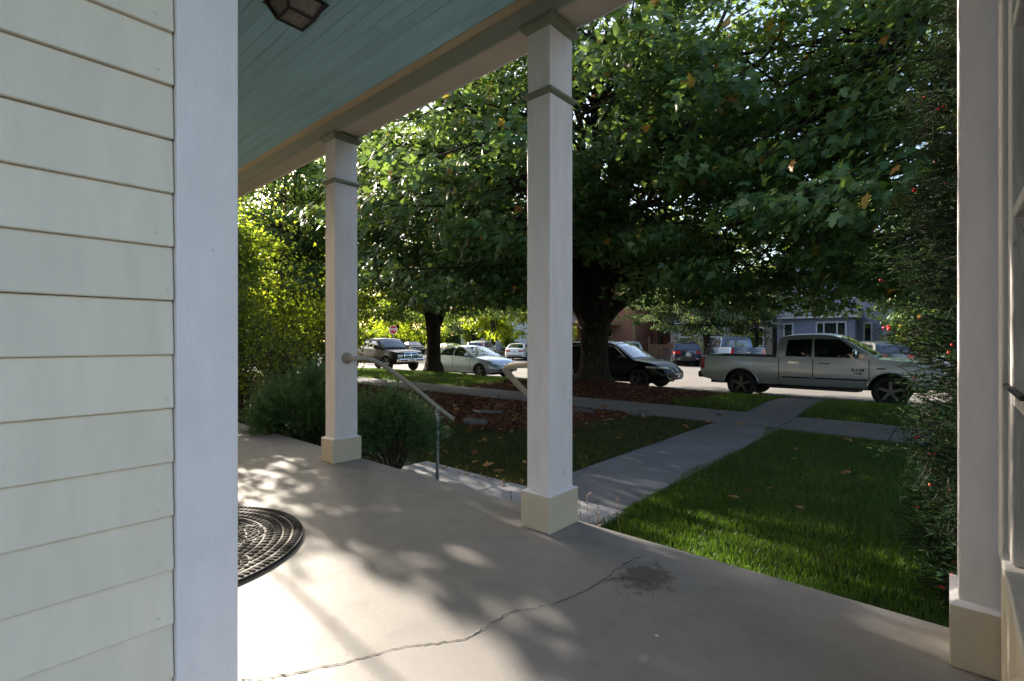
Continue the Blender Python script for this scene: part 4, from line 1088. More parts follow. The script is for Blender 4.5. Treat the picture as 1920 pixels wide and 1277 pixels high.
        if bed:
            x0, x1 = bed; zt = s.ztop((x0+x1)/2); bl = MB(); zf = zt-.50; iw = .11
            yo = s.w((x0+x1)/2, zt)
            bl.box(x0+.10, x1-.02, -yo+iw, yo-iw, zf-.04, zf)
            for sg in (1, -1):
                rail = [[s.side(x, s.ztop(x), sg, -.004)[:2]+(s.ztop(x)+.012,), (x, sg*(s.w(x, s.ztop(x))-iw), s.ztop(x)+.012), (x, sg*(s.w(x, s.ztop(x))-iw), zf)] for x in np.linspace(x0+.02, x1, 9)]
                bl.grid(rail); bl.grid([[s.side(x, s.ztop(x), sg, .003)[:2]+(s.ztop(x)-.02,), s.side(x, s.ztop(x), sg, .002)[:2]+(s.ztop(x)+.012,)] for x in np.linspace(x0+.02, x1, 9)])
            bl.box(x1-.03, x1, -yo+.02, yo-.02, zf, zt-.01); bl.build('bed_liner', M['black'], root)
            MB().box(-s.L/2-.01+.03, x0+.14, -yo+.06, yo-.06, zf, zt+.012).build('tailgate_cap', M['black'], root)
        return o
    def patch(s, fn, A, B, name, mat, root, off=.006, n=8, smooth=True):
        """surface between two matched polylines A and B, mapped by fn(a, z, off)"""
        def res(L):
            d = [0]; 
            for p, q in zip(L[:-1], L[1:]): d.append(d[-1]+math.hypot(q[0]-p[0], q[1]-p[1])+1e-6)
            return [(float(np.interp(t*d[-1], d, [p[0] for p in L])), float(np.interp(t*d[-1], d, [p[1] for p in L]))) for t in np.linspace(0,1,n+1)]
        A, B = res(A), res(B); rows = [[fn(a[0]+(b[0]-a[0])*t, a[1]+(b[1]-a[1])*t, off) for a, b in zip(A, B)] for t in np.linspace(0,1,5)]
        back = [[fn(a[0]+(b[0]-a[0])*t, a[1]+(b[1]-a[1])*t, -.012) for a, b in zip(A, B)] for t in (0, 1)]
        mb = MB().grid(rows); mb.grid([rows[0], back[0]]); mb.grid([back[1], rows[-1]])
        mb.grid([[r[0], q[0]] for r, q in ((rows[0], back[0]), (rows[-1], back[1]))]); mb.grid([[r[-1], q[-1]] for r, q in ((rows[0], back[0]), (rows[-1], back[1]))])
        return mb.build(name, mat, root, smooth=False)

def wheel(root, x, y, r, sg, w=.23, spokes=5, rimmat=None, thick=.055):
    t = MB().lathe([(r*.66,-w/2+.02),(r*.80,-w/2),(r*.93,-w/2+.012),(r*.99,-w/2+.045),(r,0),(r*.99,w/2-.045),(r*.93,w/2-.012),(r*.80,w/2),(r*.66,w/2-.02)], 36, axis='y').build('wheel', M['rubber'], root, smooth=True, loc=(x, y, r))
    yo = sg*(w/2-.035); rm = MB()
    rm.lathe([(r*.60,sg*-.06),(r*.63,sg*.0),(r*.67,sg*.022),(r*.69,sg*.008),(r*.68,sg*-.05)], 36, (0,yo,0), 'y')
    for k in range(spokes):
        a = 2*math.pi*k/spokes+.3; rd = Vector((math.cos(a),0,math.sin(a))); tn = Vector((-math.sin(a),0,math.cos(a)))
        rm.obox(rd*r*.36+Vector((0,yo+sg*-.004,0)), rd*r*.28, tn*thick*r*1.6, Vector((0,.014,0)))
    rm.lathe([(.0001,sg*.022),(r*.13,sg*.02),(r*.16,sg*-.01)], 16, (0,yo,0), 'y')
    rm.build('rim', rimmat or M['alloy'], t, smooth=False)
    MB().lathe([(.0001,0),(r*.62,0)], 24, (0,sg*(w/2-.10),0), 'y').build('brake_shadow', M['under'], t)

def build_car(name, S, paint, loc, rz, label, cat, group='parked cars along the street', detail=True, sides=(1,-1)):
    root = empty(name, loc, rz, label, cat, group); c = Car(S); c.body(paint, root); L, W = S['L'], S['W']
    for x in (S['af'], S['ar']):
        for sg in (1, -1): wheel(root, x, sg*(W/2-.135), S['wr'], sg, spokes=S.get('spokes', 5), rimmat=S.get('rim'))
    zb, zr = S['belt'], c.zr
    cf = lambda u, z, o: c.slope(u, z, True, o); cr = lambda u, z, o: c.slope(u, z, False, o)
    c.patch(cf, [(-.86,zb+.05),(.86,zb+.05)], [(-.88,zr-.075),(.88,zr-.075)], 'windscreen', M['glass'], root, .008, 10)
    c.patch(cr, [(-.80,zb+.07),(.80,zb+.07)], [(-.82,zr-.10),(.82,zr-.10)], 'rear_window', M['glass'], root, .008, 10)
    for sg in (1, -1):
        cs = lambda x, z, o, sg=sg: c.cabside(x, z, sg, o); sd = lambda x, z, o, sg=sg: c.side(x, z, sg, o)
        for lo, hi in S['wins']: c.patch(cs, lo, hi, 'side_window', M['glass'], root, .006, 8)
        for (a, b) in S.get('trimline', []):
            pass
        for xx, z0, z1 in S.get('seams', []): c.patch(sd, [(xx-.010,z0),(xx-.010,z1)], [(xx+.010,z0),(xx+.010,z1)], 'door_seam', M['under'], root, .0015, 6)
        for x0, x1, z in S.get('handles', []):
            c.patch(sd, [(x0,z-.022),(x1,z-.022)], [(x0,z+.022),(x1,z+.022)], 'door_handle', S.get('handlemat', paint), root, .03, 4)
        for x0, x1, z0, z1, mt in S.get('sidestrips', []): c.patch(sd, [(x0,z0),(x1,z0)], [(x0,z1),(x1,z1)], 'side_moulding', mt, root, .012, 8)
        for A, B in S.get('side_lamps_f', []): c.patch(sd, A, B, 'headlight', M['lamp'], root, .007, 6)
        for A, B in S.get('side_lamps_r', []): c.patch(sd, A, B, 'tail_light', M['red'], root, .008, 6)
        mx, mz = S['mirror']; mb = MB(); yb = c.g(mz)
        mb.tube([(mx,sg*(yb-.01),mz-.03),(mx,sg*(yb+.10),mz-.02)], [.03,.03], 6)
        q = [];
        for (k, rr) in ((0,.02),(.02,.8),(.10,1),(.20,.9),(.24,.3)):
            q.append([(mx+.05*math.cos(t)*rr*1.3, sg*(yb+.06+k), mz+S.get('mirh',.08)*math.sin(t)*rr) for t in np.linspace(0, 2*math.pi, 13)])
        mb.grid(q); mb.build('wing_mirror', S.get('mirmat', paint), root, smooth=True)
    fr = lambda u, z, o: c.end(u, z, True, o); rr_ = lambda u, z, o: c.end(u, z, False, o)
    for nm, mt, A, B, off in S.get('front', []): c.patch(fr, A, B, nm, mt, root, off, 10)
    for nm, mt, A, B, off in S.get('rear', []): c.patch(rr_, A, B, nm, mt, root, off, 10)
    if S.get('extra'): S['extra'](c, root)
    return root
def both(nm, mt, A, B, off): return [(nm, mt, A, B, off), (nm, mt, [(-u,z) for u,z in A], [(-u,z) for u,z in B], off)]
def rect(u0, u1, z0, z1): return [(u0,z0),(u1,z0)], [(u0,z1),(u1,z1)]

SEDAN = dict(L=4.86, W=1.85, wr=.325, af=1.50, ar=-1.28, sill=.24, belt=.96, roofw=.66,
    top=[(-2.43,.98),(-2.2,1.04),(-1.6,1.03),(1.0,.97),(1.35,.94),(1.9,.84),(2.25,.74),(2.43,.66)],
    cab=[(-2.02,1.0),(-1.35,1.32),(-.9,1.425),(-.2,1.46),(.25,1.43),(1.22,.97)],
    wins=[([(-1.30,1.0),(-.32,.98)],[(-1.02,1.30),(-.34,1.385)]), ([(-.24,.98),(.98,.96)],[(-.24,1.39),(.22,1.37)])],
    seams=[(-.28,.40,.95),(.92,.40,.93)], handles=[(-.50,-.30,.86),(.45,.65,.83)], mirror=(.82,1.02), taper=(1.1,.8), tf=.26, tb=.16, rakef=.22, bumper=.48, smooth=13,
    side_lamps_f=[([(1.78,.66),(2.38,.60)],[(1.72,.74),(2.36,.68)])], side_lamps_r=[([(-2.40,.78),(-2.0,.86)],[(-2.40,.93),(-2.05,.96)])],
    front=both('headlight', M['lamp'], [(.52,.57),(.98,.60)], [(.50,.63),(.98,.68)], .008) +
          [('grille', M['black'], *rect(-.46,.46,.53,.63), .008), ('grille_bar', M['chrome'], *rect(-.46,.46,.60,.625), .02), ('grille_bar', M['chrome'], *rect(-.44,.44,.55,.565), .02), ('lower_intake', M['black'], *rect(-.5,.5,.32,.42), .008)] +
          both('fog_lamp_recess', M['black'], *rect(.62,.88,.34,.43), .008),
    rear=both('tail_light', M['red'], *rect(.45,.99,.74,.90), .008) + [('licence_plate', M['plate'], *rect(-.19,.19,.70,.84), .012), ('lower_valance', M['black'], *rect(-.8,.8,.36,.46), .008)])
SUV = dict(L=4.66, W=1.88, wr=.36, af=1.43, ar=-1.27, sill=.30, belt=1.04, roofw=.70,
    top=[(-2.33,1.06),(-1.5,1.06),(.9,1.03),(1.3,1.03),(1.9,.95),(2.2,.86),(2.33,.76)],
    cab=[(-2.27,1.02),(-2.0,1.50),(-1.7,1.62),(-.6,1.68),(.2,1.64),(.45,1.57),(1.28,1.03)],
    wins=[([(-1.95,1.10),(-1.40,1.08)],[(-1.80,1.46),(-1.38,1.52)]), ([(-1.30,1.08),(-.38,1.06)],[(-1.28,1.53),(-.40,1.57)]), ([(-.30,1.06),(1.0,1.03)],[(-.30,1.575),(.38,1.52)])],
    seams=[(-.34,.45,1.02),(.95,.45,1.0),(-1.35,.75,1.03)], handles=[(-.62,-.42,.95),(.35,.55,.92)], mirror=(.88,1.12), taper=(1.0,.6), tf=.22, tb=.10, rakef=.18, raker=.05, bumper=.55, smooth=11,
    side_lamps_f=[([(1.72,.80),(2.28,.74)],[(1.66,.88),(2.26,.82)])], side_lamps_r=[([(-2.31,.86),(-1.98,.90)],[(-2.31,1.03),(-2.02,1.04)])],
    sidestrips=[(-.95,1.05,.31,.40,M['black'])],
    front=both('headlight', M['lamp'], [(.50,.72),(.98,.74)], [(.50,.80),(.98,.82)], .008) + [('grille', M['black'], *rect(-.45,.45,.60,.80), .008), ('grille_bar', M['chrome'], *rect(-.45,.45,.775,.80), .02), ('lower_intake', M['black'], *rect(-.7,.7,.38,.48), .008), ('licence_plate', M['plate'], *rect(-.17,.17,.49,.59), .02)],
    rear=both('tail_light', M['red'], *rect(.58,.99,.84,1.02), .008) + [('licence_plate', M['plate'], *rect(-.18,.18,.72,.86), .012), ('rear_bumper', M['black'], *rect(-.96,.96,.42,.58), .012)])
def spec(base, **kw): d = dict(base); d.update(kw); return d

def pickup(L, H, paint_strip, cab, wins, bedx, top, **kw):
    d = dict(L=L, W=2.0, wr=.41, archk=1.2, sill=.46, belt=1.27, roofw=.80, crown=.04, bulge=.06, top=top, cab=cab, wins=wins, bed=(-L/2, bedx), taper=(.8,.4), tf=.12, tb=.03, rakef=.07, raker=.03, bumper=.75, kick=.12, smooth=7)
    d.update(kw); return d

def ram_extra(c, root):
    hw = c.W/2
    # rear bumper, step bar, wheel lips
    MB().box(-3.00,-2.80,-hw+.03,hw-.03,.56,.76).build('rear_bumper', M['black'], root, bevel=.05)
    MB().box(2.72,2.98,-hw+.10,hw-.10,.55,.78).build('front_bumper', M['chrome'], root, bevel=.05)
    for sg in (1,-1):
        MB().tube([(-.95,sg*(hw-.06),.42),(-.85,sg*(hw+.01),.40),(1.2,sg*(hw+.01),.40),(1.3,sg*(hw-.06),.42)], .045, 10).build('step_bar', M['black'], root, smooth=True)
        for ax in (c.S['af'], c.S['ar']):
            Rr = c.wr*1.2; A = [Vector(c.side(ax+Rr*math.cos(t), max(c.wr+Rr*math.sin(t), .46), sg, .004)) for t in np.linspace(-.05, math.pi+.05, 25)]
            MB().tube(A, .022, 6).build('wheel_lip', c.S['paint'], root, smooth=True)
        # lower sill chrome studs seen under the doors
        for xx in (-.6,-.2,.95,1.15): MB().obox((xx,sg*(hw-.02),.465),(.035,0,0),(0,.01,0),(0,0,.014)).build('step_bracket', M['chrome'], root)
        rot = (R(90),0,0) if sg < 0 else (R(90),0,R(180))
        y = sg*(c.w(1.18,.9)+.006)
        put_text('RAM', .110, M['letter'], root, (1.22,y,.935), rot, .003, .004, 1.32)
        put_text('1500', .066, M['letter'], root, (1.22,y,.852), rot, .003, .004, 1.55)
        MB().tube([(1.62,sg*(c.w(1.6,1.0)+.004),.99),(1.80,sg*(c.w(1.8,1.0)+.004),.995)], .018, 6).build('badge', M['chrome'], root)
RAM_P = P_SILVER
ram = pickup(5.82, 1.9, None,
    cab=[(-.74,1.24),(-.68,1.70),(-.58,1.84),(-.2,1.885),(.45,1.885),(.80,1.83),(1.62,1.27)],
    wins=[([(-.50,1.27),(.16,1.26)],[(-.44,1.74),(.16,1.76)]), ([(.22,1.26),(1.42,1.25)],[(.22,1.765),(.80,1.75)])],
    bedx=-.71, top=[(-2.91,1.27),(-.75,1.25),(.9,1.25),(1.5,1.25),(1.8,1.22),(2.5,1.17),(2.8,1.10),(2.91,1.02)],
    af=1.90, ar=-1.70, seams=[(.19,.62,1.22),(1.46,.62,1.20),(-.66,.55,1.22)], handles=[(-.42,-.14,1.10),(.30,.60,1.09)], handlemat=M['chrome'], mirror=(1.16,1.38), mirh=.11, mirmat=M['chrome'],
    sidestrips=[(-.58,.15,.66,.70,M['black']),(.23,1.42,.66,.70,M['black'])],
    side_lamps_r=[([(-2.90,.86),(-2.78,.84)],[(-2.90,1.20),(-2.78,1.22)])], side_lamps_f=[([(2.45,.90),(2.86,.88)],[(2.40,1.05),(2.84,1.0)])],
    front=both('headlight', M['lamp'], *rect(.58,.98,.84,1.0), .008)+[('grille', M['black'], *rect(-.5,.5,.80,1.02), .01),('grille_bar', M['chrome'], *rect(-.5,.5,.89,.93), .03),('grille_bar', M['chrome'], *rect(-.03,.03,.80,1.02), .035)],
    rear=both('tail_light', M['red'], *rect(.86,.99,.84,1.22), .01)+[('tailgate', RAM_P, *rect(-.84,.84,.80,1.22), .01),('licence_plate', M['plate'], *rect(-.17,.17,.60,.72), .1)],
    paint=RAM_P, extra=ram_extra)
build_car('pickup_truck', ram, RAM_P, (-3.02,16.72,ZR), 0, 'silver quad cab pickup lettered RAM 1500 parked at the kerb', 'pickup truck')

def dodge_extra(c, root):
    hw = c.W/2
    MB().box(c.L/2-.10,c.L/2+.16,-hw+.12,hw-.12,.52,.74).build('front_bumper', M['chrome'], root, bevel=.05)
    MB().box(c.L/2+.155,c.L/2+.17,-.18,.18,.57,.70).build('licence_plate', M['plate'], root)
    MB().box(c.L/2+.1,c.L/2+.175,-.75,-.28,.60,.67).build('bumper_slot', M['black'], root)
    MB().box(c.L/2+.1,c.L/2+.175,.28,.75,.60,.67).build('bumper_slot', M['black'], root)
dodge = pickup(5.7, 1.86, None,
    cab=[(-.5,1.22),(-.38,1.66),(-.3,1.78),(.2,1.83),(.7,1.80),(.85,1.74),(1.45,1.24)],
    wins=[([(-.30,1.26),(.10,1.25)],[(-.26,1.68),(.10,1.70)]), ([(.16,1.25),(1.25,1.24)],[(.16,1.71),(.80,1.68)])], bedx=-.45,
    top=[(-2.85,1.26),(-.5,1.24),(1.2,1.22),(1.5,1.20),(2.0,1.17),(2.6,1.12),(2.85,1.06)], af=1.95, ar=-1.55, seams=[(.13,.6,1.2),(1.3,.6,1.18)], handles=[(.2,.42,1.08)], mirror=(1.1,1.36), mirh=.1, mirmat=M['black'],
    front=both('headlight', M['lamp'], *rect(.60,.97,.80,.96), .01)+[('grille_surround', M['chrome'], *rect(-.54,.54,.78,1.06), .04),('grille_opening', M['black'], *rect(-.48,-.04,.81,.90), .05),('grille_opening', M['black'], *rect(.04,.48,.81,.90), .05),('grille_opening', M['black'], *rect(-.48,-.04,.94,1.03), .05),('grille_opening', M['black'], *rect(.04,.48,.94,1.03), .05)],
    rear=both('tail_light', M['red'], *rect(.86,.99,.84,1.2), .01), extra=dodge_extra)
build_car('pickup_truck', dodge, P_BLACK, (-25.2,16.75,ZR), 0, 'black pickup with broad chrome cross grille parked left of the smaller maple', 'pickup truck')
build_car('sedan', SEDAN, P_ICE, (-17.45,16.65,ZR), 0, 'ice silver four door sedan parked between the two maple trunks', 'sedan')

def rdx_extra(c, root):
    x = c.L/2
    ring = [Vector(c.end(u, z, True, .018)) for u, z in ((-.36,.80),(-.46,.72),(-.34,.56),(.34,.56),(.46,.72),(.36,.80),(-.36,.80))]
    MB().tube(ring, .014, 6).build('grille_surround', M['chrome'], root)
    MB().tube([Vector(c.end(.11*math.cos(t), .69+.085*math.sin(t), True, .03)) for t in np.linspace(0, 2*math.pi, 17)], .009, 5).build('emblem', M['chrome'], root)
    MB().tube([Vector(c.end(.05,.62,True,.03)), Vector(c.end(.0,.765,True,.03)), Vector(c.end(-.05,.62,True,.03))], .008, 5).build('emblem', M['chrome'], root)
    for sg in (1,-1):
        MB().tube([Vector(c.cabside(a, z, sg, .010)) for a, z in ((1.05,1.055),(.45,1.50),(.0,1.575),(-.9,1.565),(-1.7,1.49),(-1.95,1.38))], .010, 5).build('window_trim', M['chrome'], root)
        MB().tube([Vector(c.end(sg*.95,.62,True,.02)), Vector(c.end(sg*.86,.44,True,.02)), Vector(c.end(sg*.55,.36,True,.02))], .016, 6).build('bumper_trim', M['chrome'], root)
        MB().tube([Vector((-1.6,sg*.60,1.675)),Vector((-1.5,sg*.60,1.71)),Vector((.1,sg*.60,1.70)),Vector((.2,sg*.60,1.655))], .014, 6).build('roof_rail', M['chrome'], root)
rdx = spec(SUV, L=4.74, W=1.90, wr=.375, af=1.47, ar=-1.28, rakef=.16, side_lamps_f=[([(1.78,.78),(2.34,.76)],[(1.70,.84),(2.32,.82)])],
    front=both('headlight', M['lamp'], [(.50,.745),(.98,.76)], [(.50,.80),(.98,.82)], .008)+[('grille', M['black'], [(-.36,.56),(.36,.56)], [(-.40,.80),(.40,.80)], .008),('lower_intake', M['black'], *rect(-.75,.75,.36,.48), .008),('licence_plate', M['plate'], *rect(-.16,.16,.43,.55), .03)], extra=rdx_extra)
build_car('crossover', rdx, P_BLACK, (-9.55,16.66,ZR), 0, 'glossy black crossover parked behind the thick maple trunk', 'SUV')

# far side: nosed in at an angle
AG = 'cars parked nose in across the street'
def f150_extra(c, root):
    x = -c.L/2
    bd = MB().lathe([(.0001,-.075),(.115,-.075),(.12,-.06)], 24, (0,0,0), 'y').build('badge', P_BLUE, root, loc=(x+.008,0,1.02)); bd.rotation_euler = (0,0,R(-90)); bd.scale = (1,1,.42)
    rg = MB().tube([(.122*math.cos(t),-.078,.122*math.sin(t)) for t in np.linspace(0,2*math.pi,25)], .012, 5).build('badge_ring', M['chrome'], root, loc=(x+.008,0,1.02)); rg.rotation_euler = (0,0,R(-90)); rg.scale = (1,1,.42)
    put_text('Ford', .085, M['sign_white'], root, (x-.072,0,1.02), (R(90),0,R(-90)), .002)
    MB().box(x-.14,x+.10,-.95,.95,.55,.74).build('rear_bumper', M['chrome'], root, bevel=.04)
f150 = pickup(5.9, 1.95, None, cab=[(-.9,1.26),(-.82,1.74),(-.72,1.88),(-.2,1.945),(.6,1.93),(.85,1.86),(1.62,1.30)],
    wins=[([(-.66,1.30),(.05,1.29)],[(-.60,1.78),(.05,1.81)]), ([(.12,1.29),(1.4,1.28)],[(.12,1.81),(.82,1.78)])], bedx=-.85,
    top=[(-2.95,1.32),(-.9,1.29),(1.5,1.27),(2.0,1.24),(2.7,1.18),(2.95,1.08)], af=1.98, ar=-1.70, seams=[(.08,.62,1.24),(1.46,.62,1.22)], handles=[(-.4,-.15,1.12),(.3,.55,1.12)], mirror=(1.15,1.42), mirh=.12, mirmat=M['black'],
    front=both('headlight', M['lamp'], *rect(.6,.98,.85,1.05), .01)+[('grille', M['black'], *rect(-.52,.52,.8,1.06), .01)],
    rear=both('tail_light', M['red'], *rect(.84,.99,.86,1.24), .012)+[('tailgate_panel', P_BLUE, *rect(-.80,.80,.82,1.26), .012)], extra=f150_extra)
HD = R(90+34)
def place(px_x, y, S, paint, label, cat, nm, rz=HD):
    return build_car(nm, S, paint, (px_x, y, ZR), rz, label, cat, AG)
place(-10.4, 33.0, f150, P_BLUE, 'blue pickup with an oval badge on its tailgate, parked across the road', 'pickup truck', 'pickup_truck')
def esc_extra(c, root):
    MB().box(-c.L/2-.10,-c.L/2+.02,-.7,.7,.44,.56).build('bumper_guard', M['alloy'], root, bevel=.03)
    for sg in (1,-1): MB().tube([(-1.7,sg*.62,1.66),(-1.5,sg*.62,1.71),(.1,sg*.62,1.70),(.2,sg*.62,1.65)], .014, 6).build('roof_rail', M['black'], root)
    b = MB().lathe([(.0001,-.06),(.09,-.06),(.095,-.05)], 20, (0,0,0), 'y').build('badge', M['chrome'], root, loc=(-c.L/2+.004-.075,0,.94)); b.rotation_euler = (0,0,R(-90)); b.scale = (1,1,.5)
place(-14.3, 34.2, spec(SUV, extra=esc_extra), P_NAVY, 'dark navy crossover across the road right of the golden bush', 'SUV', 'crossover')
place(-19.2, 35.6, spec(SUV, W=1.86), P_ICE, 'pale silver crossover across the road above the black bonnet', 'SUV', 'crossover')
place(-3.3, 33.0, spec(SUV), P_GREY, 'dark grey crossover seen beyond the bonnet of the silver pickup', 'SUV', 'crossover')
place(1.2, 33.2, SEDAN, P_ICE, 'silver sedan glimpsed through the yew across the road', 'sedan', 'sedan')
# near the corner
CG = 'cars parked near the corner'
def crv_extra(c, root):
    for sg in (1,-1):
        A = [(c.slope(sg*.90, z, False, .015)) for z in np.linspace(1.08,1.56,7)]
        MB().tube(A, .05, 8).build('tail_light', M['red'], root)
crv = spec(SUV, L=4.57, W=1.82, extra=crv_extra, rear=both('tail_light', M['red'], *rect(.72,.99,.86,1.04), .008)+[('licence_plate', M['plate'], *rect(-.18,.18,.72,.86), .012), ('rear_bumper', M['black'], *rect(-.97,.97,.36,.60), .014)]+both('reflector', M['red'], *rect(.72,.95,.62,.72), .02))
build_car('crossover', crv, P_WHITE, (-33.6,33.6,ZR), R(118), 'white crossover with tall red tail lights seen from behind', 'SUV', CG)
build_car('sedan', SEDAN, P_WHITE, (-29.2,33.9,ZR), R(122), 'white sedan with wide red tail lights by the middle column', 'sedan', CG)
build_car('sedan', SEDAN, P_GREY, (-30.6,38.6,-.5), R(150), 'grey sedan behind the white sedan', 'sedan', CG, detail=False)
build_car('sedan', SEDAN, P_GREEN, (-36.2,31.6,ZR), R(160), 'dark green sedan roof behind the ice silver sedan', 'sedan', CG)
build_car('sedan', SEDAN, P_BLACK, (-49.5,37.5,ZR+.1), R(-20), 'black sedan beyond the smaller maple trunk near the stop sign', 'sedan', CG)
build_car('crossover', spec(SUV), P_WHITE, (-52.0,58.0,-.55), R(160), 'distant white crossover at the far side of the side road', 'SUV', CG)

# ------------------------------------------------------------------ grass, chips, leaves, stones
def blades(name, P, hgt, wid, mat, lean=.45):
    n = len(P); a = rng.uniform(0, 2*math.pi, n); T = np.stack([np.cos(a), np.sin(a), np.zeros(n)], 1)
    b = a + rng.normal(0, .9, n) + 1.57; D = np.stack([np.cos(b), np.sin(b), np.zeros(n)], 1)
    h = hgt*rng.uniform(.5, 1.3, n)[:,None]; w = wid*rng.uniform(.7,1.3,n)[:,None]; l = lean*rng.uniform(.2,1.4,n)[:,None]
    up = np.array([[0,0,1.0]])
    m = P + up*h*.55 + D*h*l*.25; t = P + up*h*np.sqrt(np.clip(1-l*l*.5,.2,1)) + D*h*l*.95
    V = np.stack([P-T*w*.5, P+T*w*.5, m-T*w*.42, m+T*w*.42, t], 1).reshape(-1,3)
    k = (np.arange(n)*5)[:,None]
    F = np.concatenate([k+np.array([[0,1,3]]), k+np.array([[0,3,2]]), k+np.array([[2,3,4]])])
    return mesh_np(name, V, F, mat, kind='stuff')
def scatter(x0, x1, y0, y1, dens, ok=None):
    n = int((x1-x0)*(y1-y0)*dens); P = np.stack([rng.uniform(x0,x1,n), rng.uniform(y0,y1,n)], 1)
    d = np.hypot(P[:,0], P[:,1]); keep = rng.uniform(0,1,n) < np.clip(4.2/np.maximum(d,1), .16, 1)**1.25
    # only the wedge the camera and its neighbours can see
    ang = np.arctan2(P[:,0], P[:,1]); keep &= (ang < .22) & (ang > -1.6)
    P = P[keep]
    if ok is not None: P = P[ok(P)]
    return np.concatenate([P, lawn_h(P[:,0], P[:,1])[:,None]], 1)
wob = lambda v, s, a: a*np.sin(v*s) + a*.6*np.sin(v*s*2.7+1.3)
okR = lambda P: (P[:,0] > -2.19 + wob(P[:,1],1.9,.035) - .12*np.clip(P[:,1]-8.3,0,1)) & (P[:,1] < 9.26 + wob(P[:,0],2.3,.03))
P = scatter(-2.35, 3.2, 2.52, 9.32, 8000, okR); blades('lawn_grass', P, .049, .0040, GRASS)
okL = lambda P: (P[:,0] < -3.20 + wob(P[:,1],2.1,.03)) & (P[:,1] > 3.88) & (P[:,1] < 9.25) & ~((P[:,1] > 6.0 + wob(P[:,0],1.4,.12)) & (P[:,0] < -4.75 - .25*np.clip(9-P[:,1],0,3) + wob(P[:,1],2,.1))) & (P[:,0] > -7.4)
P = scatter(-7.5, -3.1, 3.68, 9.27, 5200, okL); blades('side_grass', P, .05, .004, DRYG)
okS = lambda P: (P[:,1] > 10.9 + wob(P[:,0],2.1,.04)) & ~((P[:,0] > -3.17) & (P[:,0] < -2.22)) & ~((P[:,0] < -4.7+wob(P[:,1],1.5,.25)) & (P[:,0] > -11.7+wob(P[:,1],1.7,.25)) & (P[:,1] < 14.7))
P = scatter(-24, 5.5, 10.85, 15.0, 3600, okS); blades('strip_grass', P, .075, .008, GRASS)
# bark chips on the beds
def chips(name, x0, x1, y0, y1, dens, ok=None):
    P = scatter(x0, x1, y0, y1, dens, ok); n = len(P); P[:,2] += rng.uniform(.012,.045,n)
    T = unit(np.stack([rng.normal(0,1,n), rng.normal(0,1,n), rng.normal(0,.3,n)],1)); N = unit(np.stack([rng.normal(0,.4,n), rng.normal(0,.4,n), np.ones(n)],1))
    V, F = stamp(P, T, N, rng.uniform(.02,.065,n), [(-.5,-.16,0),(.5,-.2,0),(.45,.18,.06),(-.5,.2,.02),(-.3,0,-.25),(.3,0,-.25)], [(0,1,2),(0,2,3),(0,4,5),(0,5,1),(2,5,4),(2,4,3)])
    mesh_np(name, V, F, M['chip'], kind='stuff')
chips('bark_chips', -16, -4.7, 5.9, 9.25, 2100, lambda P: (P[:,1] > 6.0+wob(P[:,0],1.4,.12)) & (P[:,0] < -4.72-.25*np.clip(9-P[:,1],0,3)+wob(P[:,1],2,.1)))
chips('strip_bark_chips', -12, -4.6, 10.95, 15.0, 1500, lambda P: (P[:,0] < -4.7+wob(P[:,1],1.5,.25)))
# fallen leaves
def leaflitter(name, P, size, mat=FALLEN):
    n = len(P); P = P.copy(); P[:,2] += rng.uniform(.012,.05,n)
    T = unit(np.stack([rng.normal(0,1,n), rng.normal(0,1,n), rng.normal(0,.25,n)],1)); N = unit(np.stack([rng.normal(0,.35,n), rng.normal(0,.35,n), np.ones(n)],1))
    V, F = stamp(P, T, N, size*rng.uniform(.6,1.2,n), *MAPLE); mesh_np(name, V, F, mat, kind='stuff')
def lit(x0,x1,y0,y1,n):
    P = np.stack([rng.uniform(x0,x1,n), rng.uniform(y0,y1,n)],1); return np.concatenate([P, lawn_h(P[:,0],P[:,1])[:,None]],1)
leaflitter('fallen_leaves', np.concatenate([lit(-14,-4.4,6.0,9.2,170), lit(-13,-3.3,11,14.9,170), lit(-7,-3.2,3.8,9,60), lit(-2,2,4,9,16), lit(-12,2,9.3,10.9,24), lit(-2,4,11,14.8,20)]), .115)
P = lit(-6.6,-5.2,15.5,17.2,60); P[:,2] = ZR; P2 = lit(-12,2,15.2,15.6,90); P2[:,2] = ZR; leaflitter('road_leaves', np.concatenate([P,P2]), .10)
P = lit(-4.7,-3.3,3.72,3.95,50); leaflitter('edge_litter', P, .045)
# single big fallen leaves one can point at
for (x, y, z, a, lb) in ((-3.29,9.02,ZL+.03,.4,'curled tan leaf lying where the front walk meets the pavement'),(-2.72,9.12,ZL+.035,1.9,'brown leaf on the end of the front walk'),(-1.05,8.45,ZL+.075,2.6,'orange fallen leaf on the front lawn grass'),
                         (-4.02,4.05,ZL+.06,.9,'dry brown leaf at the grass edge beside the step landing')):
    sh, fs = MAPLE; me = MB().add([(p[0]*.13,p[1]*.14,.05*abs(p[1])+.02*p[0]) for p in sh]+[(p[0]*.13,p[1]*.14,.05*abs(p[1])+.02*p[0]-.003) for p in sh], fs+[tuple(len(sh)+i for i in reversed(f)) for f in fs])
    o = me.build('fallen_leaf', FALLEN, None, loc=(x,y,z)); o.rotation_euler = (.15,-.1,a); tag(o, lb, 'leaf', 'large fallen leaves')
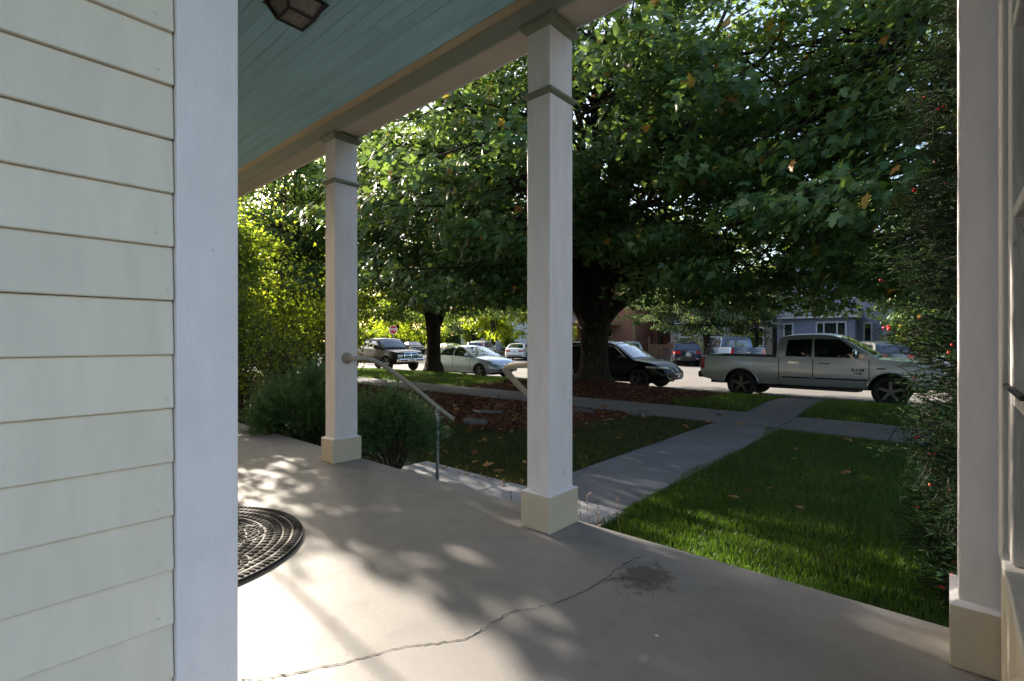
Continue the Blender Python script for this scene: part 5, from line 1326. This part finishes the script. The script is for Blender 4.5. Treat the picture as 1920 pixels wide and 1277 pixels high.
# stones round the bed
SG = 'field stones edging the mulch'
def stone(x, y, sx, sy, sz, a, lb):
    mb = MB(); k = 10; vs = []; 
    for (s, z) in ((.9,-.03),(1.0,sz*.4),(.88,sz*.85),(.5,sz)):
        for i in range(k):
            t = 2*math.pi*i/k; j = 1+.16*math.sin(3*t+x*7)+.1*math.sin(5*t+y*5); vs.append((sx*s*j*math.cos(t), sy*s*j*math.sin(t), z+random.gauss(0,sz*.07)))
    mb.add(vs, [(q*k+i,q*k+(i+1)%k,(q+1)*k+(i+1)%k,(q+1)*k+i) for q in range(3) for i in range(k)]+[tuple(range(3*k,4*k))])
    o = mb.build('field_stone', M['stone'], None, loc=(x,y,ZL), bevel=.006); o.rotation_euler = (0,0,a); tag(o, lb, 'stone', SG)
stone(-4.72,9.0,.13,.09,.09,.2,'small round stone at the mulch corner nearest the pavement')
stone(-4.55,9.12,.17,.11,.11,1.0,'larger round stone beside the small one at the mulch corner')
stone(-5.75,8.7,.32,.17,.08,.3,'long flat stone in the mulch behind the middle column')
stone(-6.35,6.15,.24,.15,.12,.1,'grey flat stone between the dry grass and mulch')
stone(-7.15,7.3,.34,.16,.07,.5,'low broad stone in the middle of the mulch bed')
stone(-7.9,6.5,.26,.16,.09,-.3,'flat stone partly buried behind the juniper')
stone(-6.7,8.3,.28,.15,.06,.1,'thin slab of stone farther back in the mulch')
# dry weed stalks by the walk
wd = empty('dry_weed', (-2.28,3.05,ZL), label='thin dry weed stalks by the walk near the middle column', cat='weed')
for k in range(14):
    x, y = random.uniform(-.35,.40), random.uniform(-.25,.35); hh = random.uniform(.25,.48)
    mb = MB(); e = Vector((x+random.gauss(0,.06), y+random.gauss(0,.05), hh)); Q = curve((x,y,0), e, (0,0,.03), 6, .006); mb.tube(Q, .0022, 4, False)
    for q in Q[2:]:
        for _ in range(2): mb.tube([q, q+Vector((random.gauss(0,.02),random.gauss(0,.02),.025))], [.003,.0015], 3, False)
    mb.build('stalk', M['stalk'], wd)
# small scraps on the porch floor
for (x,y,s,mt,lb) in ((-.80,1.70,.007,M['trim'],'tiny white paint flake on the bare porch floor'),(-.06,1.50,.012,M['berry'],'tiny red berry skin on the porch floor near the window wall')):
    o = MB().add([(-s,-s*.5,0),(s*.8,-s*.6,0),(s,s*.4,.002),(-s*.6,s*.6,.002),(0,0,.005)], [(0,1,4),(1,2,4),(2,3,4),(3,0,4),(3,2,1,0)]).build('paint_flake', mt, None, loc=(x,y,.002)); tag(o, lb, 'debris')
